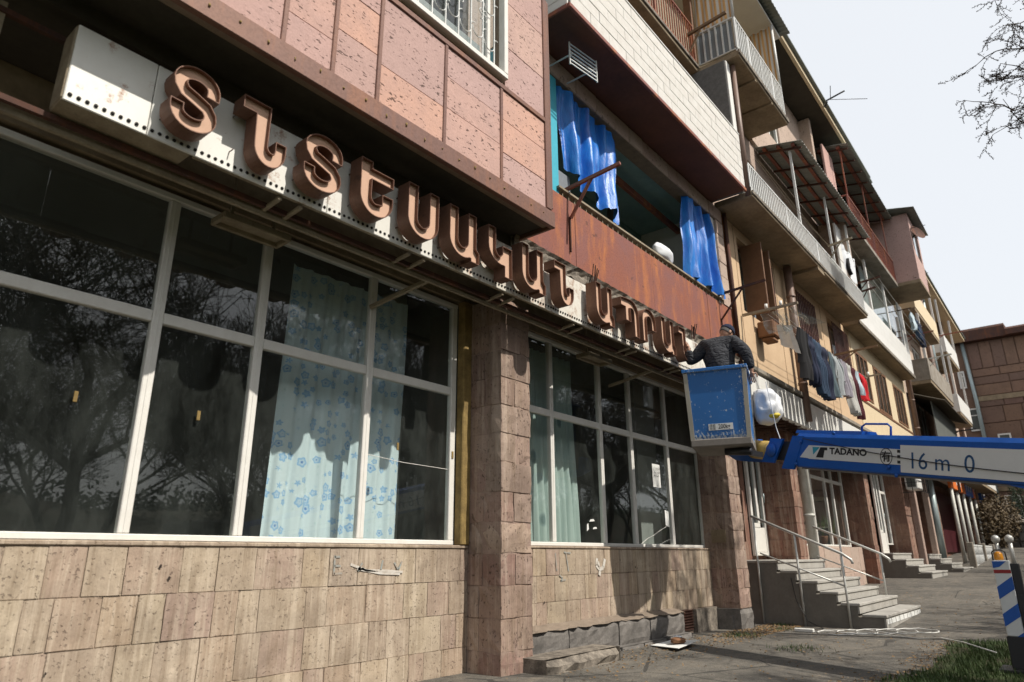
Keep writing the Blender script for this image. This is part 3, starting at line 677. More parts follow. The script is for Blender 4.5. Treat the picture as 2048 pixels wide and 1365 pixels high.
m = MB().tube([(14.78, 4.28, -.85), (14.78, 4.28, 2.3), (14.2, 3.95, 2.62)], .10, 12)
for z in (-.2, .75, 1.75): m.tube([(14.78, 4.28, z), (14.78, 4.28, z + .05)], .115, 12)
P('drainpipe', m, 'pipe_white')

# ------------------------------------------------------------------ third floor balconies
B3 = part_empty('balcony', (14.8, 3.4, 5.95), BLD, 'long balcony with thin white bar railing and bare concrete slab')
m = MB(); m.cbox(10.72, 15.0, 3.33, 4.02, 5.94, 6.06, .012, .004); m.cbox(15.03, 18.9, 3.33, 4.02, 5.925, 6.05, .012, .004); m.box(14.55, 15.02, 3.34, 4.01, 5.86, 5.939)
P('slab', m, 'concrete_dark', B3)
P('slab_edge', MB().cbox(10.70, 18.91, 3.305, 3.328, 5.985, 6.055, .006, .003), 'concrete_rough', B3)
railing(B3, 10.74, 18.85, 3.36, 6.06, 6.63, .105, 'white_steel', (10.75, 3.38, 3.98), .034)
P('rail_panel', MB().box(10.77, 10.78, 3.42, 3.96, 6.1, 6.6), 'grey_sheet', B3)
W3 = P('wall', wall_open(MB(), 10.7, 27.05, 5.93, 8.7, 4.05, 4.3, [(12.2, 13.4, 6.7, 8.1), (15.2, 16.6, 6.2, 8.2), (20.3, 22.0, 7.0, 8.3), (23.2, 25.6, 7.0, 8.3)]), 'pale_tuff')
for a, b, c_, d in ((12.22, 13.38, 6.72, 8.08), (15.22, 16.58, 6.22, 8.18), (20.32, 21.98, 7.02, 8.28), (23.22, 25.58, 7.02, 8.28)): window_unit(a, b, c_, d, 4.1, W3, 'white_frame', 1)
P('partition', MB().cbox(18.25, 18.42, 3.36, 4.04, 6.06, 8.6, .01), 'pale_tuff', B3); P('partition_face', MB().cbox(17.7, 18.24, 3.5, 3.56, 6.65, 8.3, .01), 'white_paint', B3)
# awning of corrugated sheet on rusty beams
A1 = part_empty('awning', (16.5, 3.5, 8.5), BLD, 'corrugated awning on rusty beams over the railed balcony')
P('sheet', corrugated(13.55, 19.6, 3.05, 8.44, 4.04, 8.66, .14, .018), 'corrug_under', A1)
m = MB()
for y in (3.25, 3.55, 3.85): m.bar((13.6, y, 8.40 + (y - 3.05) * .22), (19.5, y, 8.40 + (y - 3.05) * .22), .07, .06)
PE('beam', m, 'rust', A1)
m = MB()
for i in range(7): x = 13.7 + i * .95; m.bar((x, 3.1, 8.36), (x, 4.0, 8.56), .04, .04)
PE('rafter', m, 'rust_dark', A1)
m = MB()
for i in range(44): x = 13.6 + i * .14; m.tube([(x, 3.04, 8.42), (x, 3.06, 8.42)], .012, 6)
P('sheet_edge_bolts', m, 'white_paint', A1, kind='stuff')
m = MB()
for x in (13.75, 16.3, 18.2): m.box(x - .025, x + .025, 3.34, 3.385, 6.635, 8.38)
PE('post', m, 'white_steel', A1)
# white parapet balcony further on
B4 = part_empty('balcony', (23, 3.7, 5.95), BLD, 'glazed balcony with a solid bright white parapet')
P('slab', MB().cbox(19.15, 26.95, 3.60, 4.04, 5.90, 6.02, .015, .006), 'concrete_dark', B4); P('slab_edge', MB().cbox(19.12, 26.98, 3.565, 3.60, 5.90, 6.03, .01, .006), 'concrete_rough', B4)
P('parapet', MB().cbox(19.15, 26.95, 3.60, 3.66, 6.035, 6.93, .006), 'white_paint', B4)
m = MB()
for x in (19.2, 21.5, 24.0, 26.9): m.cbox(x - .06, x + .06, 3.605, 3.665, 6.931, 8.6, .005)
m.cbox(26.2, 26.95, 3.607, 3.655, 6.931, 8.6, .005)
PE('post', m, 'white_paint', B4)
for a, b in ((21.57, 23.93), (24.07, 26.18)): P('glazing', MB().box(a, b, 3.63, 3.636, 6.932, 8.55), 'glass_small', B4)
P('curtain_inside', MB().grid(lambda u, v: (21.6 + 4.5 * u, 3.82 + .03 * sin(u * 70), 6.95 + 1.6 * v), 80, 2), 'int_wall', B4)

# ------------------------------------------------------------------ fourth floor
R4 = part_empty('balcony', (8, 4, 8.75), BLD, 'balcony with rusty closely spaced bar railing high up')
P('slab', MB().cbox(4.0, 10.52, 3.97, 4.95, 8.735, 8.86, .012, .004), 'concrete_dark', R4); P('slab_edge', MB().cbox(4.0, 10.52, 3.94, 3.97, 8.80, 8.87, .008, .004), 'concrete_rough', R4)
railing(R4, 4.0, 10.45, 3.98, 8.87, 9.75, .10, 'rust')
P('rail_backing', MB().box(4.0, 10.4, 4.03, 4.035, 8.9, 9.65), 'beige_steel', R4)
W4 = P('wall', wall_open(MB(), 4.0, 27.05, 8.71, 11.6, 4.6, 4.8, [(6.0, 7.5, 9.0, 11), (8.6, 9.7, 9.6, 11.0)]), 'cream2'); window_unit(8.62, 9.68, 9.62, 10.98, 4.65, W4, 'white_frame', 1); window_unit(6.02, 7.48, 9.02, 10.98, 4.65, W4, 'white_frame', 1)
P('post', MB().cbox(10.42, 10.52, 3.95, 4.1, 8.9, 11.4, .006), 'brown_wood', R4)
C4 = part_empty('balcony', (12, 3.3, 8.8), BLD, 'top floor balcony with white railing, striped curtains and white ceiling')
P('slab', MB().cbox(10.56, 13.30, 3.20, 4.6, 8.74, 8.86, .012, .004), 'concrete_dark', C4); P('slab_edge', MB().cbox(10.54, 13.32, 3.172, 3.20, 8.78, 8.87, .008, .004), 'concrete_rough', C4)
P('slab_joists', MB().box(11.4, 11.46, 3.21, 4.5, 8.70, 8.739).box(12.3, 12.36, 3.21, 4.5, 8.70, 8.739), 'concrete_dark', C4)
railing(C4, 10.60, 13.25, 3.23, 8.87, 9.66, .10, 'white_steel', (10.60, 3.25, 3.98), .03)
P('rail_panel', MB().box(10.625, 10.635, 3.28, 3.96, 8.93, 9.62), 'grey_sheet', C4)
n = NT('striped_curtain'); q = n.n('ShaderNodeTexWave', wave_type='BANDS', bands_direction='Y'); g_ = n.pos((1, 1, 1)); n.l(g_, q.inputs[0]); q.inputs['Scale'].default_value = 3.6
c = n.mix(n.ramp(q.outputs[1], .45, .55), (.62, .58, .52), (.62, .36, .15)); MT['stripe'] = n.done(c, .9)
P('striped_curtain', MB().grid(lambda u, v: (10.60 + .02 * sin(v * 5 + u * 25), 3.26 + .70 * u, 9.68 + 1.62 * v), 40, 10), 'stripe', C4); P('striped_curtain', MB().grid(lambda u, v: (13.22 + .02 * sin(v * 4 + u * 25), 3.26 + .70 * u, 9.68 + 1.62 * v), 40, 10), 'stripe', C4)
P('ceiling', MB().cbox(10.5, 13.75, 3.20, 4.6, 11.31, 11.37, .008), 'white_paint', C4)
PE('post', MB().tube([(10.6, 3.23, 9.66), (10.6, 3.23, 11.31)], .03, 8).tube([(13.22, 3.23, 9.66), (13.22, 3.23, 11.31)], .03, 8), 'white_steel', C4)
P('roof_sheet', corrugated(9.6, 13.85, 3.0, 11.42, 4.7, 11.75, .13, .02), 'corrug', C4)
# enclosed pinkish bay and eaves
W5 = P('wall', wall_open(MB(), 13.32, 17.6, 8.72, 11.58, 3.98, 4.25, [(14.2, 15.5, 9.6, 10.9)]), 'pale_tuff'); window_unit(14.22, 15.48, 9.62, 10.88, 4.02, W5, 'white_frame', 1)
P('pier', MB().cbox(17.6, 17.78, 3.7, 4.2, 8.72, 11.56, .01), 'pale_tuff')
RF = part_empty('roof', (20, 5, 11.8), BLD)
P('eave_soffit', MB().cbox(13.9, 22.4, 3.32, 4.6, 11.60, 11.68, .01), 'soffit', RF); P('eave_soffit', MB().cbox(27.5, 45, 3.30, 4.6, 11.60, 11.68, .01), 'cream2', RF)
P('eave_board', MB().cbox(13.86, 22.4, 3.24, 3.318, 11.60, 11.74, .008), 'cream2', RF); P('eave_edge', MB().cbox(13.8, 22.5, 3.16, 3.30, 11.745, 11.80, .008), 'corrug', RF)
P('eave_board', MB().cbox(27.5, 45, 3.22, 3.296, 11.60, 11.74, .008), 'cream2', RF); P('eave_edge', MB().cbox(27.4, 45, 3.15, 3.29, 11.745, 11.80, .008), 'corrug', RF)
P('roof_sheet', corrugated(-4, 45, 3.25, 11.82, 9.5, 13.6, .2, .02), 'corrug', RF); P('roof_back', MB().box(-4, 45, 9.4, 9.6, 3.2, 13.5), 'pale_tuff', RF)
P('end_wall', MB().box(44.7, 45, 4.3, 9.4, -.5, 11.6), 'pale_tuff'); P('end_wall', MB().box(-4.2, -4, 4.0, 9.4, -1.2, 11.6), 'pale_tuff')
A2 = part_empty('awning', (22, 3.5, 11.2), BLD, 'upper corrugated awning with rusty purlins below the eaves')
P('sheet', corrugated(18.95, 24.9, 3.08, 11.18, 4.6, 11.5, .14, .018), 'corrug_under', A2)
m = MB()
for y in (3.35, 3.85): m.bar((19.0, y, 11.12 + (y - 3.08) * .2), (24.8, y, 11.12 + (y - 3.08) * .2), .10, .06)
PE('beam', m, 'rust', A2)
m = MB()
for i in range(8): x = 19.1 + i * .8; m.bar((x, 3.12, 11.1), (x, 4.4, 11.36), .04, .04)
PE('rafter', m, 'rust_dark', A2)
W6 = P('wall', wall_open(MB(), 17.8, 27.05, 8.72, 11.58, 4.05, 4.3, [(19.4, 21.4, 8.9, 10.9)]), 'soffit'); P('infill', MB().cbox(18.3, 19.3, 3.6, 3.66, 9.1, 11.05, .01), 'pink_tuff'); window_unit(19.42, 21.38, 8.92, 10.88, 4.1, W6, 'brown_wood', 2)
B5 = part_empty('balcony', (22, 3.4, 8.8), BLD, 'top floor balcony with a rust-brown railing under the upper awning')
P('slab', MB().cbox(18.95, 24.95, 3.3, 4.1, 8.70, 8.82, .012, .004), 'concrete', B5); railing(B5, 19.0, 24.9, 3.33, 8.83, 9.65, .12, 'rust', (19.0, 3.35, 4.0)); P('rail_panel', MB().box(19.1, 24.8, 3.36, 3.365, 8.88, 9.2), 'rust', B5)
m = MB()
for x in (19.1, 21.6, 24.2): m.bar((x, 3.33, 9.65), (x, 3.33, 11.1), .03, .03, (0, 1, 0))
PE('post', m, 'rust', B5)
# pink boxed-in balcony near the far roof
BX = part_empty('balcony', (24.5, 3, 8.9), BLD, 'pink boxed-in balcony under a steep corrugated roof at the top')
P('slab', MB().cbox(24.96, 26.9, 2.62, 4.1, 8.72, 8.84, .012, .004), 'concrete_dark', BX); P('box_wall', wall_open(MB(), 24.96, 26.9, 8.841, 11.3, 2.64, 2.72, [(25.4, 26.6, 9.9, 11.0)]).box(24.96, 25.04, 2.721, 4.05, 8.841, 11.3), 'pink_tuff', BX)
P('box_window', MB().box(25.4, 26.6, 2.68, 2.69, 9.9, 11.0), 'glass_small', BX); P('roof_sheet', corrugated(24.6, 27.5, 2.36, 11.3, 4.4, 11.75, .15, .02), 'corrug', BX)
P('chimney', MB().cbox(23.5, 24.2, 3.6, 4.4, 11.6, 12.5, .02), 'pale_tuff', RF); P('chimney_cap', MB().cbox(23.3, 24.4, 3.4, 4.6, 12.51, 12.6, .01), 'corrug', RF)

# ------------------------------------------------------------------ far stretch of the facade
FW = P('wall', wall_open(MB(), 27.05, 44.7, 2.9, 11.6, 4.05, 4.3, [(31, 33, 6.8, 8.3), (36.5, 38.3, 6.8, 8.3), (36.5, 38.3, 9.6, 11), (29, 30.6, 9.6, 11), (36.5, 38, 4.2, 5.6), (30, 31.5, 4.2, 5.6)]), 'pale_tuff')
for a, b, c_, d in ((31.02, 32.98, 6.82, 8.28), (36.52, 38.28, 6.82, 8.28), (36.52, 38.28, 9.62, 10.98), (29.02, 30.58, 9.62, 10.98), (36.52, 37.98, 4.22, 5.58), (30.02, 31.48, 4.22, 5.58)): window_unit(a, b, c_, d, 4.1, FW, 'white_frame', 1)
def far_balcony(x0, x1, y, z, mat, h=.95, post=True, label=None):
    b = part_empty('balcony', ((x0 + x1) / 2, y, z), BLD, label)
    P('slab', MB().cbox(x0, x1, y, 4.04, z, z + .13, .01, .004), 'concrete_dark', b); P('parapet', MB().cbox(x0, x1, y - .02, y + .04, z + .131, z + h, .008).cbox(x0, x0 + .05, y + .041, 4.04, z + .131, z + h, .008), mat, b)
    if post: PE('post', MB().box(x0 + .02, x0 + .12, y, y + .08, z + h, z + 2.7).box(x1 - .12, x1 - .02, y, y + .08, z + h, z + 2.7), 'white_paint', b)
far_balcony(28.0, 33.5, 3.25, 5.92, 'concrete', label='far balcony with pale grey concrete parapet'); far_balcony(35.5, 39.6, 3.25, 5.92, 'white_paint', label='far balcony with white parapet past the drainpipe')
far_balcony(28.0, 33.5, 3.3, 8.72, 'cream2', label='far top floor balcony with cream parapet'); far_balcony(35.5, 39.6, 3.3, 8.72, 'white_paint', label='far top floor balcony with white parapet')
far_balcony(28.0, 33.0, 3.3, 3.05, 'cream', .9, False, label='far low balcony with yellow parapet'); far_balcony(35.5, 44.0, 3.2, 3.0, 'white_paint', 1.1, False, label='far low balcony with white parapet')
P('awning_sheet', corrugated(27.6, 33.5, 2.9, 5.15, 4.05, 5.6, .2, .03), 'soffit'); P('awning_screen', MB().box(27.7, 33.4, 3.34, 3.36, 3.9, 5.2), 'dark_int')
for x in (34.2, 40.2):
    m = MB().tube([(x, 3.8, 2.5), (x, 3.8, 11.6)], .12, 10); P('drainpipe', m, 'pipe_brown')
P('drainpipe', MB().tube([(34.7, 3.75, 6.0), (34.7, 3.75, 11.6)], .10, 10), 'pipe_grey')

# ------------------------------------------------------------------ ground floor further on
p3 = pillar(14.0, 14.46, 4.30, 4.95, [-.95 + i * .31 for i in range(13)], 'red_tuff'); p4 = pillar(20.1, 20.55, 4.30, 4.95, [-.75 + i * .33 for i in range(11)], 'red_tuff')
pillar(25.1, 25.95, 4.30, 4.95, [-.65 + i * .40 for i in range(9)], 'red_tuff'); pillar(31.2, 31.9, 4.3, 4.95, [-.5 + i * .42 for i in range(8)], 'red_tuff'); pillar(40.5, 41.4, 4.2, 4.95, [0.0 + i * .48 for i in range(6)], 'red_tuff')
P('wall', wall_open(MB(), 11.2, 45, -1.15, 3.04, 4.95, 5.1, [(11.5, 13.0, .25, 2.6), (13.2, 14.0, .0, 2.62), (16.95, 19.95, .2, 2.6), (23.5, 25.1, .0, 2.65), (27.4, 31.0, .2, 2.6), (32.6, 40.2, .1, 2.7)]), 'red_tuff')
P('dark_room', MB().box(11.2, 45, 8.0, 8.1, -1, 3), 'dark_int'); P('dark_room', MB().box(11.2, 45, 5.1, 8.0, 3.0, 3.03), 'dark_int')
sw = P('sill_wall', MB().box(14.5, 20.1, 4.66, 4.94, -1.0, .19), 'mortar'); courses(sw, 14.5, 20.1, [-.98, -.40, .19], 4.60, .07, 'pale_tuff', .5, .9, .01)
shop_window([16.0, 17.05, 18.25, 18.9, 19.85], .20, 1.80, 2.62, 4.80, .075)
P('wall', MB().box(14.46, 15.95, 4.81, 4.94, .2, 3.0), 'red_tuff')
def door(x0, x1, z0, z1, y, panel=.55):
    f = MB(); fw = .09; f.cbox(x0, x0 + fw, y, y + .06, z0, z1, .006); f.cbox(x1 - fw, x1, y, y + .06, z0, z1, .006); f.cbox(x0 + fw, x1 - fw, y + .001, y + .059, z1 - fw, z1, .006); f.cbox(x0 + fw, x1 - fw, y + .001, y + .059, z0, z0 + .06, .006)
    d = P('door', f, 'white_frame'); MB().cbox(x0 + fw + .004, x1 - fw - .004, y + .012, y + .046, z0 + .064, z0 + panel, .008).build('door_panel', MT['white_frame'], d)
    MB().cbox(x0 + fw, (x0 + x1) / 2 + .04, y + .004, y + .054, z0 + panel + .001, z0 + panel + .08, .005).cbox((x0 + x1) / 2 - .05, (x0 + x1) / 2 + .05, y + .004, y + .054, z0 + panel + .081, z1 - fw, .005).build('door_rail', MT['white_frame'], d)
    for a, b in ((x0 + fw, (x0 + x1) / 2 - .05), ((x0 + x1) / 2 + .05, x1 - fw)): MB().box(a, b, y + .028, y + .034, z0 + panel + .05, z1 - fw).build('pane', MT['glass_small'], d)
    MB().tube([(x1 - .13, y - .05, z0 + 1.0), (x1 - .13, y - .05, z0 + 1.18)], .012, 8).build('handle', MT['pipe_grey'], d)
door(13.22, 13.98, 0.0, 2.6, 4.88, .52); door(23.5, 24.3, .05, 2.65, 4.80, .6)
shop_window([24.35, 24.98, 25.06], .3, 1.9, 2.64, 4.80, .07)
# white fascia over the next shop
FS = tag(MB().cbox(11.08, 20.6, 3.885, 3.99, 2.43, 3.0, .008).build('fascia_board', MT['white_paint']), 'plain white fascia board above the shop with the outdoor steps', 'fascia')
m = MB()
for i in range(26): x = 11.2 + i * .36; m.bar((x, 3.90, 2.40), (x, 4.7, 2.45), .02, .02)
m.bar((11.1, 4.25, 2.38), (20.5, 4.25, 2.38), .03, .03)
o = m.build('fascia_brackets', MT['rust_dark']); o.parent = FS; o.location = Vector(o.location) - FS.location
# ------------------------------------------------------------------ shop sign with channel letters
SG = thing('shop_sign', 'long white perforated sign box with brown Armenian channel letters below the pink balcony', 'shop sign', (4.5, 3.95, 2.4))
def SZ(x): return .0085 * (x - 1.0)
def slope(m):
    m.v = [(x, y, z + SZ(x)) for x, y, z in m.v]; return m
PXS = [.875, 1.325, 2.62, 3.93, 5.24, 6.55, 7.86, 9.17, 10.84]
for i, (a, b) in enumerate(zip(PXS, PXS[1:])):
    m = MB().cbox(a + .002, b - .002, 3.90 + U(0, .004), 3.916, 2.425, 2.935, .005)
    slope(m).build('sign_panel', MT['sign_white' if i < 3 else 'sign_rusty'], SG)
slope(MB().cbox(.872, 1.6, 3.917, 4.10, 2.427, 2.44, .004)).build('sign_bottom', MT['beige_steel'], SG)
slope(MB().cbox(.868, .886, 3.917, 4.10, 2.441, 2.93, .006)).build('sign_end', MT['beige_steel'], SG)
slope(MB().cbox(.875, 10.84, 3.917, 3.96, 2.925, 2.94, .003).cbox(1.62, 10.84, 3.917, 3.945, 2.427, 2.44, .003)).build('sign_lips', MT['beige_steel'], SG)
hl = MB(); k = 0; x = .905
while x < 10.8:
    z = 2.468; hl.tube([(x, 3.8965, z), (x, 3.903, z)], .0115, 8); x += .0445
slope(hl).build('hole_shade_discs', MT['sign_dark'], SG, kind='stuff')  # dark discs on the panel face paint the shade inside the holes
fr = MB()
for y, z in ((4.10, 2.40), (4.10, 2.92)): fr.bar((-1.5, y, z), (10.9, y, z), .035, .035)
slope(fr).build('frame_rails', MT['rust_dark'], SG)
slope(MB().bar((-1.5, 4.155, 2.36), (10.9, 4.155, 2.36), .03, .03)).build('front_rail', MT['beige_steel'], SG)
fr = MB()
for i in range(14):
    x = 2.25 + (i // 2) * 1.22 + (.17 if i % 2 else 0); fr.bar((x, 3.93, 2.405), (x, 4.14, 2.385), .03, .02)
slope(fr); [MB().add([(x, y, z + SZ(x)) for x, y, z in g_[0]], g_[1]).build('cross_bar', MT['beige_steel'], SG) for g_ in fr.g]
for x in (3.80, 8.05):
    slope(MB().bar((x + .12, 4.15, 2.37), (x - .02, 4.79, 2.22), .035, .035)).build('bracket', MT['beige_steel'], SG)
slope(MB().bar((.55, 4.12, 2.42), (.55, 4.12, 2.98), .05, .05).bar((.25, 4.13, 2.37), (.05, 4.78, 2.2), .05, .05)).build('bracket', MT['beige_steel'], SG)
for x in (2.10, 6.95):
    m = MB(); m.cbox(x, x + .56, 4.40, 4.43, 2.36, 2.42); m.cbox(x, x + .56, 4.58, 4.61, 2.36, 2.42); m.cbox(x, x + .03, 4.431, 4.579, 2.36, 2.42); m.cbox(x + .53, x + .56, 4.431, 4.579, 2.36, 2.42); m.box(x + .03, x + .53, 4.43, 4.58, 2.40, 2.41)
    m.bar((x + .1, 4.5, 2.42), (x + .1, 4.5, 2.9), .02, .02).bar((x + .45, 4.5, 2.42), (x + .45, 4.5, 2.9), .02, .02)
    slope(m).build('lamp_tray', MT['beige_steel'], SG)

def stroke(pts, wd):
    P_ = [Vector(p) for p in pts]; Lf, Rt = [], []
    for i, p in enumerate(P_):
        d = (P_[min(i + 1, len(P_) - 1)] - P_[max(i - 1, 0)]).normalized(); nrm = Vector((-d.y, d.x)); Lf.append(p + nrm * wd / 2); Rt.append(p - nrm * wd / 2)
    return [tuple(v) for v in Lf + Rt[::-1]]
S_ = .092
def L_s():
    c = [(.285, .285), (.287, .32)] + arc(.17, .335, .115, .078, 10, 180, 12) + [(.062, .30), (.092, .262), (.17, .235), (.25, .205), (.28, .165)] + arc(.17, .132, .115, .082, 0, -180, 12) + [(.054, .15), (.055, .175)]
    return stroke(c, S_)
def L_n(): return [(0, .36), (0, .455), (.205, .455), (.205, .18)] + arc(.24, .155, .035, .045, 180, 300, 5) + [(.262, .135), (.262, .215), (.345, .215), (.345, .14)] + arc(.225, .14, .12, .14, 0, -180, 14) + [(.098, .36)]
def L_e(): return [(0, .46), (.115, .46), (.115, .40), (.335, .40), (.335, .305), (.115, .305), (.115, .175)] + arc(.165, .165, .05, .058, 180, 290, 5) + [(.225, .12), (.225, .215), (.335, .215), (.335, .155)] + arc(.17, .165, .165, .165, -5, -180, 16)
def L_u(): return [(0, .46), (.105, .46), (.105, .165)] + arc(.172, .165, .067, .07, 180, 360, 10) + [(.24, .46), (.345, .46), (.345, .165)] + arc(.172, .165, .172, .165, 0, -180, 18)
def L_a(): return [(0, .46), (.105, .46), (.105, .165)] + arc(.172, .165, .067, .07, 180, 360, 10) + [(.24, .46), (.345, .46), (.345, .135), (.385, .095), (.385, -.01), (.275, -.01), (.275, .02)] + arc(.172, .165, .172, .165, -60, -180, 12)
def L_k(): return [(0, .46), (.105, .46), (.105, .255)] + arc(.18, .25, .075, .075, 180, 260, 5) + [(.205, .215), (.205, .305), (.345, .305), (.345, -.01), (.235, -.01), (.235, .10)] + arc(.19, .265, .19, .165, -80, -180, 8)
def L_p(): return [(-.05, .335), (-.05, .435)] + [(.02, .45), (.17, .46)] + arc(.175, .30, .17, .16, 90, 0, 8) + [(.345, 0), (.24, 0), (.24, .29)] + arc(.195, .30, .045, .05, 0, 90, 4) + [(.165, .345), (.165, .165), (.05, .165), (.05, .335)]
def L_r(): return [(0, 0), (0, .29)] + arc(.172, .29, .172, .17, 180, 0, 18) + [(.345, .19), (.24, .19), (.24, .29)] + arc(.172, .29, .067, .07, 0, 180, 10) + [(.105, 0)]
def offset(poly, d):
    n = len(poly); A = sum(poly[i][0] * poly[(i + 1) % n][1] - poly[(i + 1) % n][0] * poly[i][1] for i in range(n)); sg = 1 if A > 0 else -1; out = []
    for i in range(n):
        p0 = Vector(poly[i - 1]); p1 = Vector(poly[i]); p2 = Vector(poly[(i + 1) % n]); a = (p1 - p0); b = (p2 - p1)
        a = a.normalized() if a.length > 1e-7 else b.normalized(); b = b.normalized() if b.length > 1e-7 else a
        n1 = Vector((-a.y, a.x)) * sg; n2 = Vector((-b.y, b.x)) * sg; m = n1 + n2; m = m.normalized() if m.length > 1e-5 else n1
        out.append(tuple(p1 + m * (d / max(.45, m.dot(n1)))))
    return out
def letter(poly, x0, z0, sx=1.0, sz=1.0, tilt=0.0, drop=0.0):
    poly = [(u * sx, v * sz) for u, v in poly]; clean = []
    for p in poly:
        if not clean or (Vector(p) - Vector(clean[-1])).length > .002: clean.append(p)
    poly = [(u * cos(tilt) - v * sin(tilt), u * sin(tilt) + v * cos(tilt)) for u, v in clean]
    T = lambda pl: [(u + x0, v + z0) for u, v in pl]
    A, B = T(poly), T(offset(poly, .006)); n = len(A); yf, yb, yr = 3.715, 3.852, 3.748
    m = MB(); vs = [(x, yf, z) for x, z in A] + [(x, yb, z) for x, z in A] + [(x, yf, z) for x, z in B] + [(x, yr, z) for x, z in B]
    fs = []
    for i in range(n):
        j = (i + 1) % n; fs += [(i, j, n + j, n + i), (i, j, 2 * n + j, 2 * n + i), (2 * n + i, 2 * n + j, 3 * n + j, 3 * n + i)]
    fs.append(tuple(range(n, 2 * n))); m.add(vs, fs)
    o = m.build('letter', MT['letter'], SG)
    MB().add([(x, yr - .001, z) for x, z in B], [tuple(range(n))]).build('letter_face', MT['letter_face'], o)
    r = MB(); xs_ = [p[0] for p in A]; zs_ = [p[1] for p in A]
    for fx, fz in ((.08, .82), (.10, .22), (.9, .25)):
        r.tube([(min(xs_) + (max(xs_) - min(xs_)) * fx, 3.85, min(zs_) + (max(zs_) - min(zs_)) * fz), (min(xs_) + (max(xs_) - min(xs_)) * fx, 3.905, min(zs_) + (max(zs_) - min(zs_)) * fz)], .004, 5)
    r.build('fixing_rods', MT['rust_dark'], o, kind='stuff')
LW = [(L_s, 1.345, .90), (L_n, 1.80, .97), (L_s, 2.27, .98), (L_e, 2.765, .97), (L_u, 3.25, 1), (L_a, 3.73, .98), (L_k, 4.235, .98), (L_a, 4.73, .98), (L_n, 5.265, 1), (L_a, 6.06, .98), (L_p, 6.66, 1.05), (L_r, 7.12, 1.0), (L_a, 7.62, 1.0), (L_n, 8.12, 1.0)]
for f_, x0, s in LW: letter(f_(), x0, 2.462 + SZ(x0), s, .98)
# spikes of broken reinforcement above the sign
m = MB()
for cx in (6.32, 9.0):
    for i in range(6): x = cx + U(-.05, .05); m.tube([(x, 3.90, 3.04), (x + U(-.02, .02), 3.86 + U(-.03, .03), 3.2 + U(0, .09))], .007, 5)
m.build('rebar_stubs', MT['rust_dark'], SG, kind='stuff')

# ------------------------------------------------------------------ aerial lift truck
MT['lift_blue'] = m_chip('lift_blue_paint', (.006, .115, .37), (.52, .55, .56), .5, 20, .55, edge=.95)
MT['boom_blue'] = m_plain('boom_blue_paint', (.007, .09, .40), .42, var=.15, sc=4, spec=.4)
MT['bucket_edge'] = m_chip('worn_bucket_edge', (.33, .31, .26), (.10, .16, .25), .55, 22, .7)
MT['bucket_dark'] = m_plain('bucket_underside', (.22, .20, .18), .7, var=.4, sc=6)
MT['yellow'] = m_plain('yellow_boom_tube', (.55, .38, .10), .5, var=.3, sc=8, dark=(.2, .13, .06))
MT['black_steel'] = m_plain('black_steel', (.018, .018, .02), .45, var=.2, sc=6)
MT['decal_white'] = m_plain('white_decal', (.66, .68, .68), .45, var=.08, sc=5)
MT['decal_black'] = m_plain('black_decal', (.012, .012, .014), .5, var=.05)
MT['decal_navy'] = m_plain('navy_decal', (.015, .075, .19), .5, var=.05)
MT['decal_teal'] = m_plain('teal_decal', (.03, .30, .42), .5, var=.05)
MT['rubber'] = m_plain('tyre_rubber', (.02, .02, .02), .9, var=.2)
LT = thing('lift_truck', 'blue aerial lift truck whose boom reaches across to the sign', 'truck', (7.2, -1.3, GZ(7)))
def T(name, mb, mat, parent=None, **k): return mb.build(name, MT[mat] if isinstance(mat, str) else mat, parent or LT, **k)
BA = Vector((8.80, 2.50, 1.24)); BC = Vector((6.30, -2.0, .30)); BD = (BC - BA).normalized(); BN = BD.cross(Vector((0, 0, 1))).normalized(); BU = BN.cross(BD)
if BU.z < 0: BU = -BU
def bp(s, side, up): return BA + BD * s + BN * side + BU * up      # along the boom, towards the camera side, up
FACE = 1 if bp(0, 1, 0).x < BA.x else -1
def boom_prism(prof, s0, s1):
    """profile in (side, up), extruded along the boom"""
    n = len(prof); m = MB(); vs = [bp(s0, a, b) for a, b in prof] + [bp(s1, a, b) for a, b in prof]
    return m.add(vs, [tuple(range(n)), tuple(range(2 * n - 1, n - 1, -1))] + [(i, i + n, (i + 1) % n + n, (i + 1) % n) for i in range(n)])
def side_plate(poly, side, th=.02):
    """outline in (along, up) on the camera side"""
    n = len(poly); vs = [bp(a, side * FACE, b) for a, b in poly] + [bp(a, (side + th) * FACE, b) for a, b in poly]
    return MB().add(vs, [tuple(range(n)), tuple(range(2 * n - 1, n - 1, -1))] + [(i, i + n, (i + 1) % n + n, (i + 1) % n) for i in range(n)])
boom = T('boom', boom_prism([(-.15, -.205), (.15, -.205), (.165, -.19), (.165, .16), (.13, .205), (-.13, .205), (-.165, .16), (-.165, -.19)], .05, 5.2), 'boom_blue')
boom_prism([(-.12, .207), (.12, .207), (.10, .245), (-.10, .245)], -.02, .95).build('boom_hood', MT['boom_blue'], boom)
MT['boom_base'] = MT['bucket_dark']
boom_prism([(-.14, -.225), (.14, -.225), (.14, -.206), (-.14, -.206)], .1, 5.1).build('boom_wear_strip', MT['boom_base'], boom)
side_plate([(-.20, -.24), (.0, -.24), (.16, .17), (-.02, .17)], .14, .03).build('nose_plate', MT['boom_blue'], boom)
side_plate([(.10, -.085), (.24, .062), (2.06, .062), (2.06, -.098), (.25, -.098), (.22, -.09)], .166, .003).build('white_band', MT['decal_white'], boom)
side_plate([(1.47, -.172), (4.6, -.172), (4.6, .105), (1.47, .105)], .1705, .003).build('number_banner', MT['decal_white'], boom)
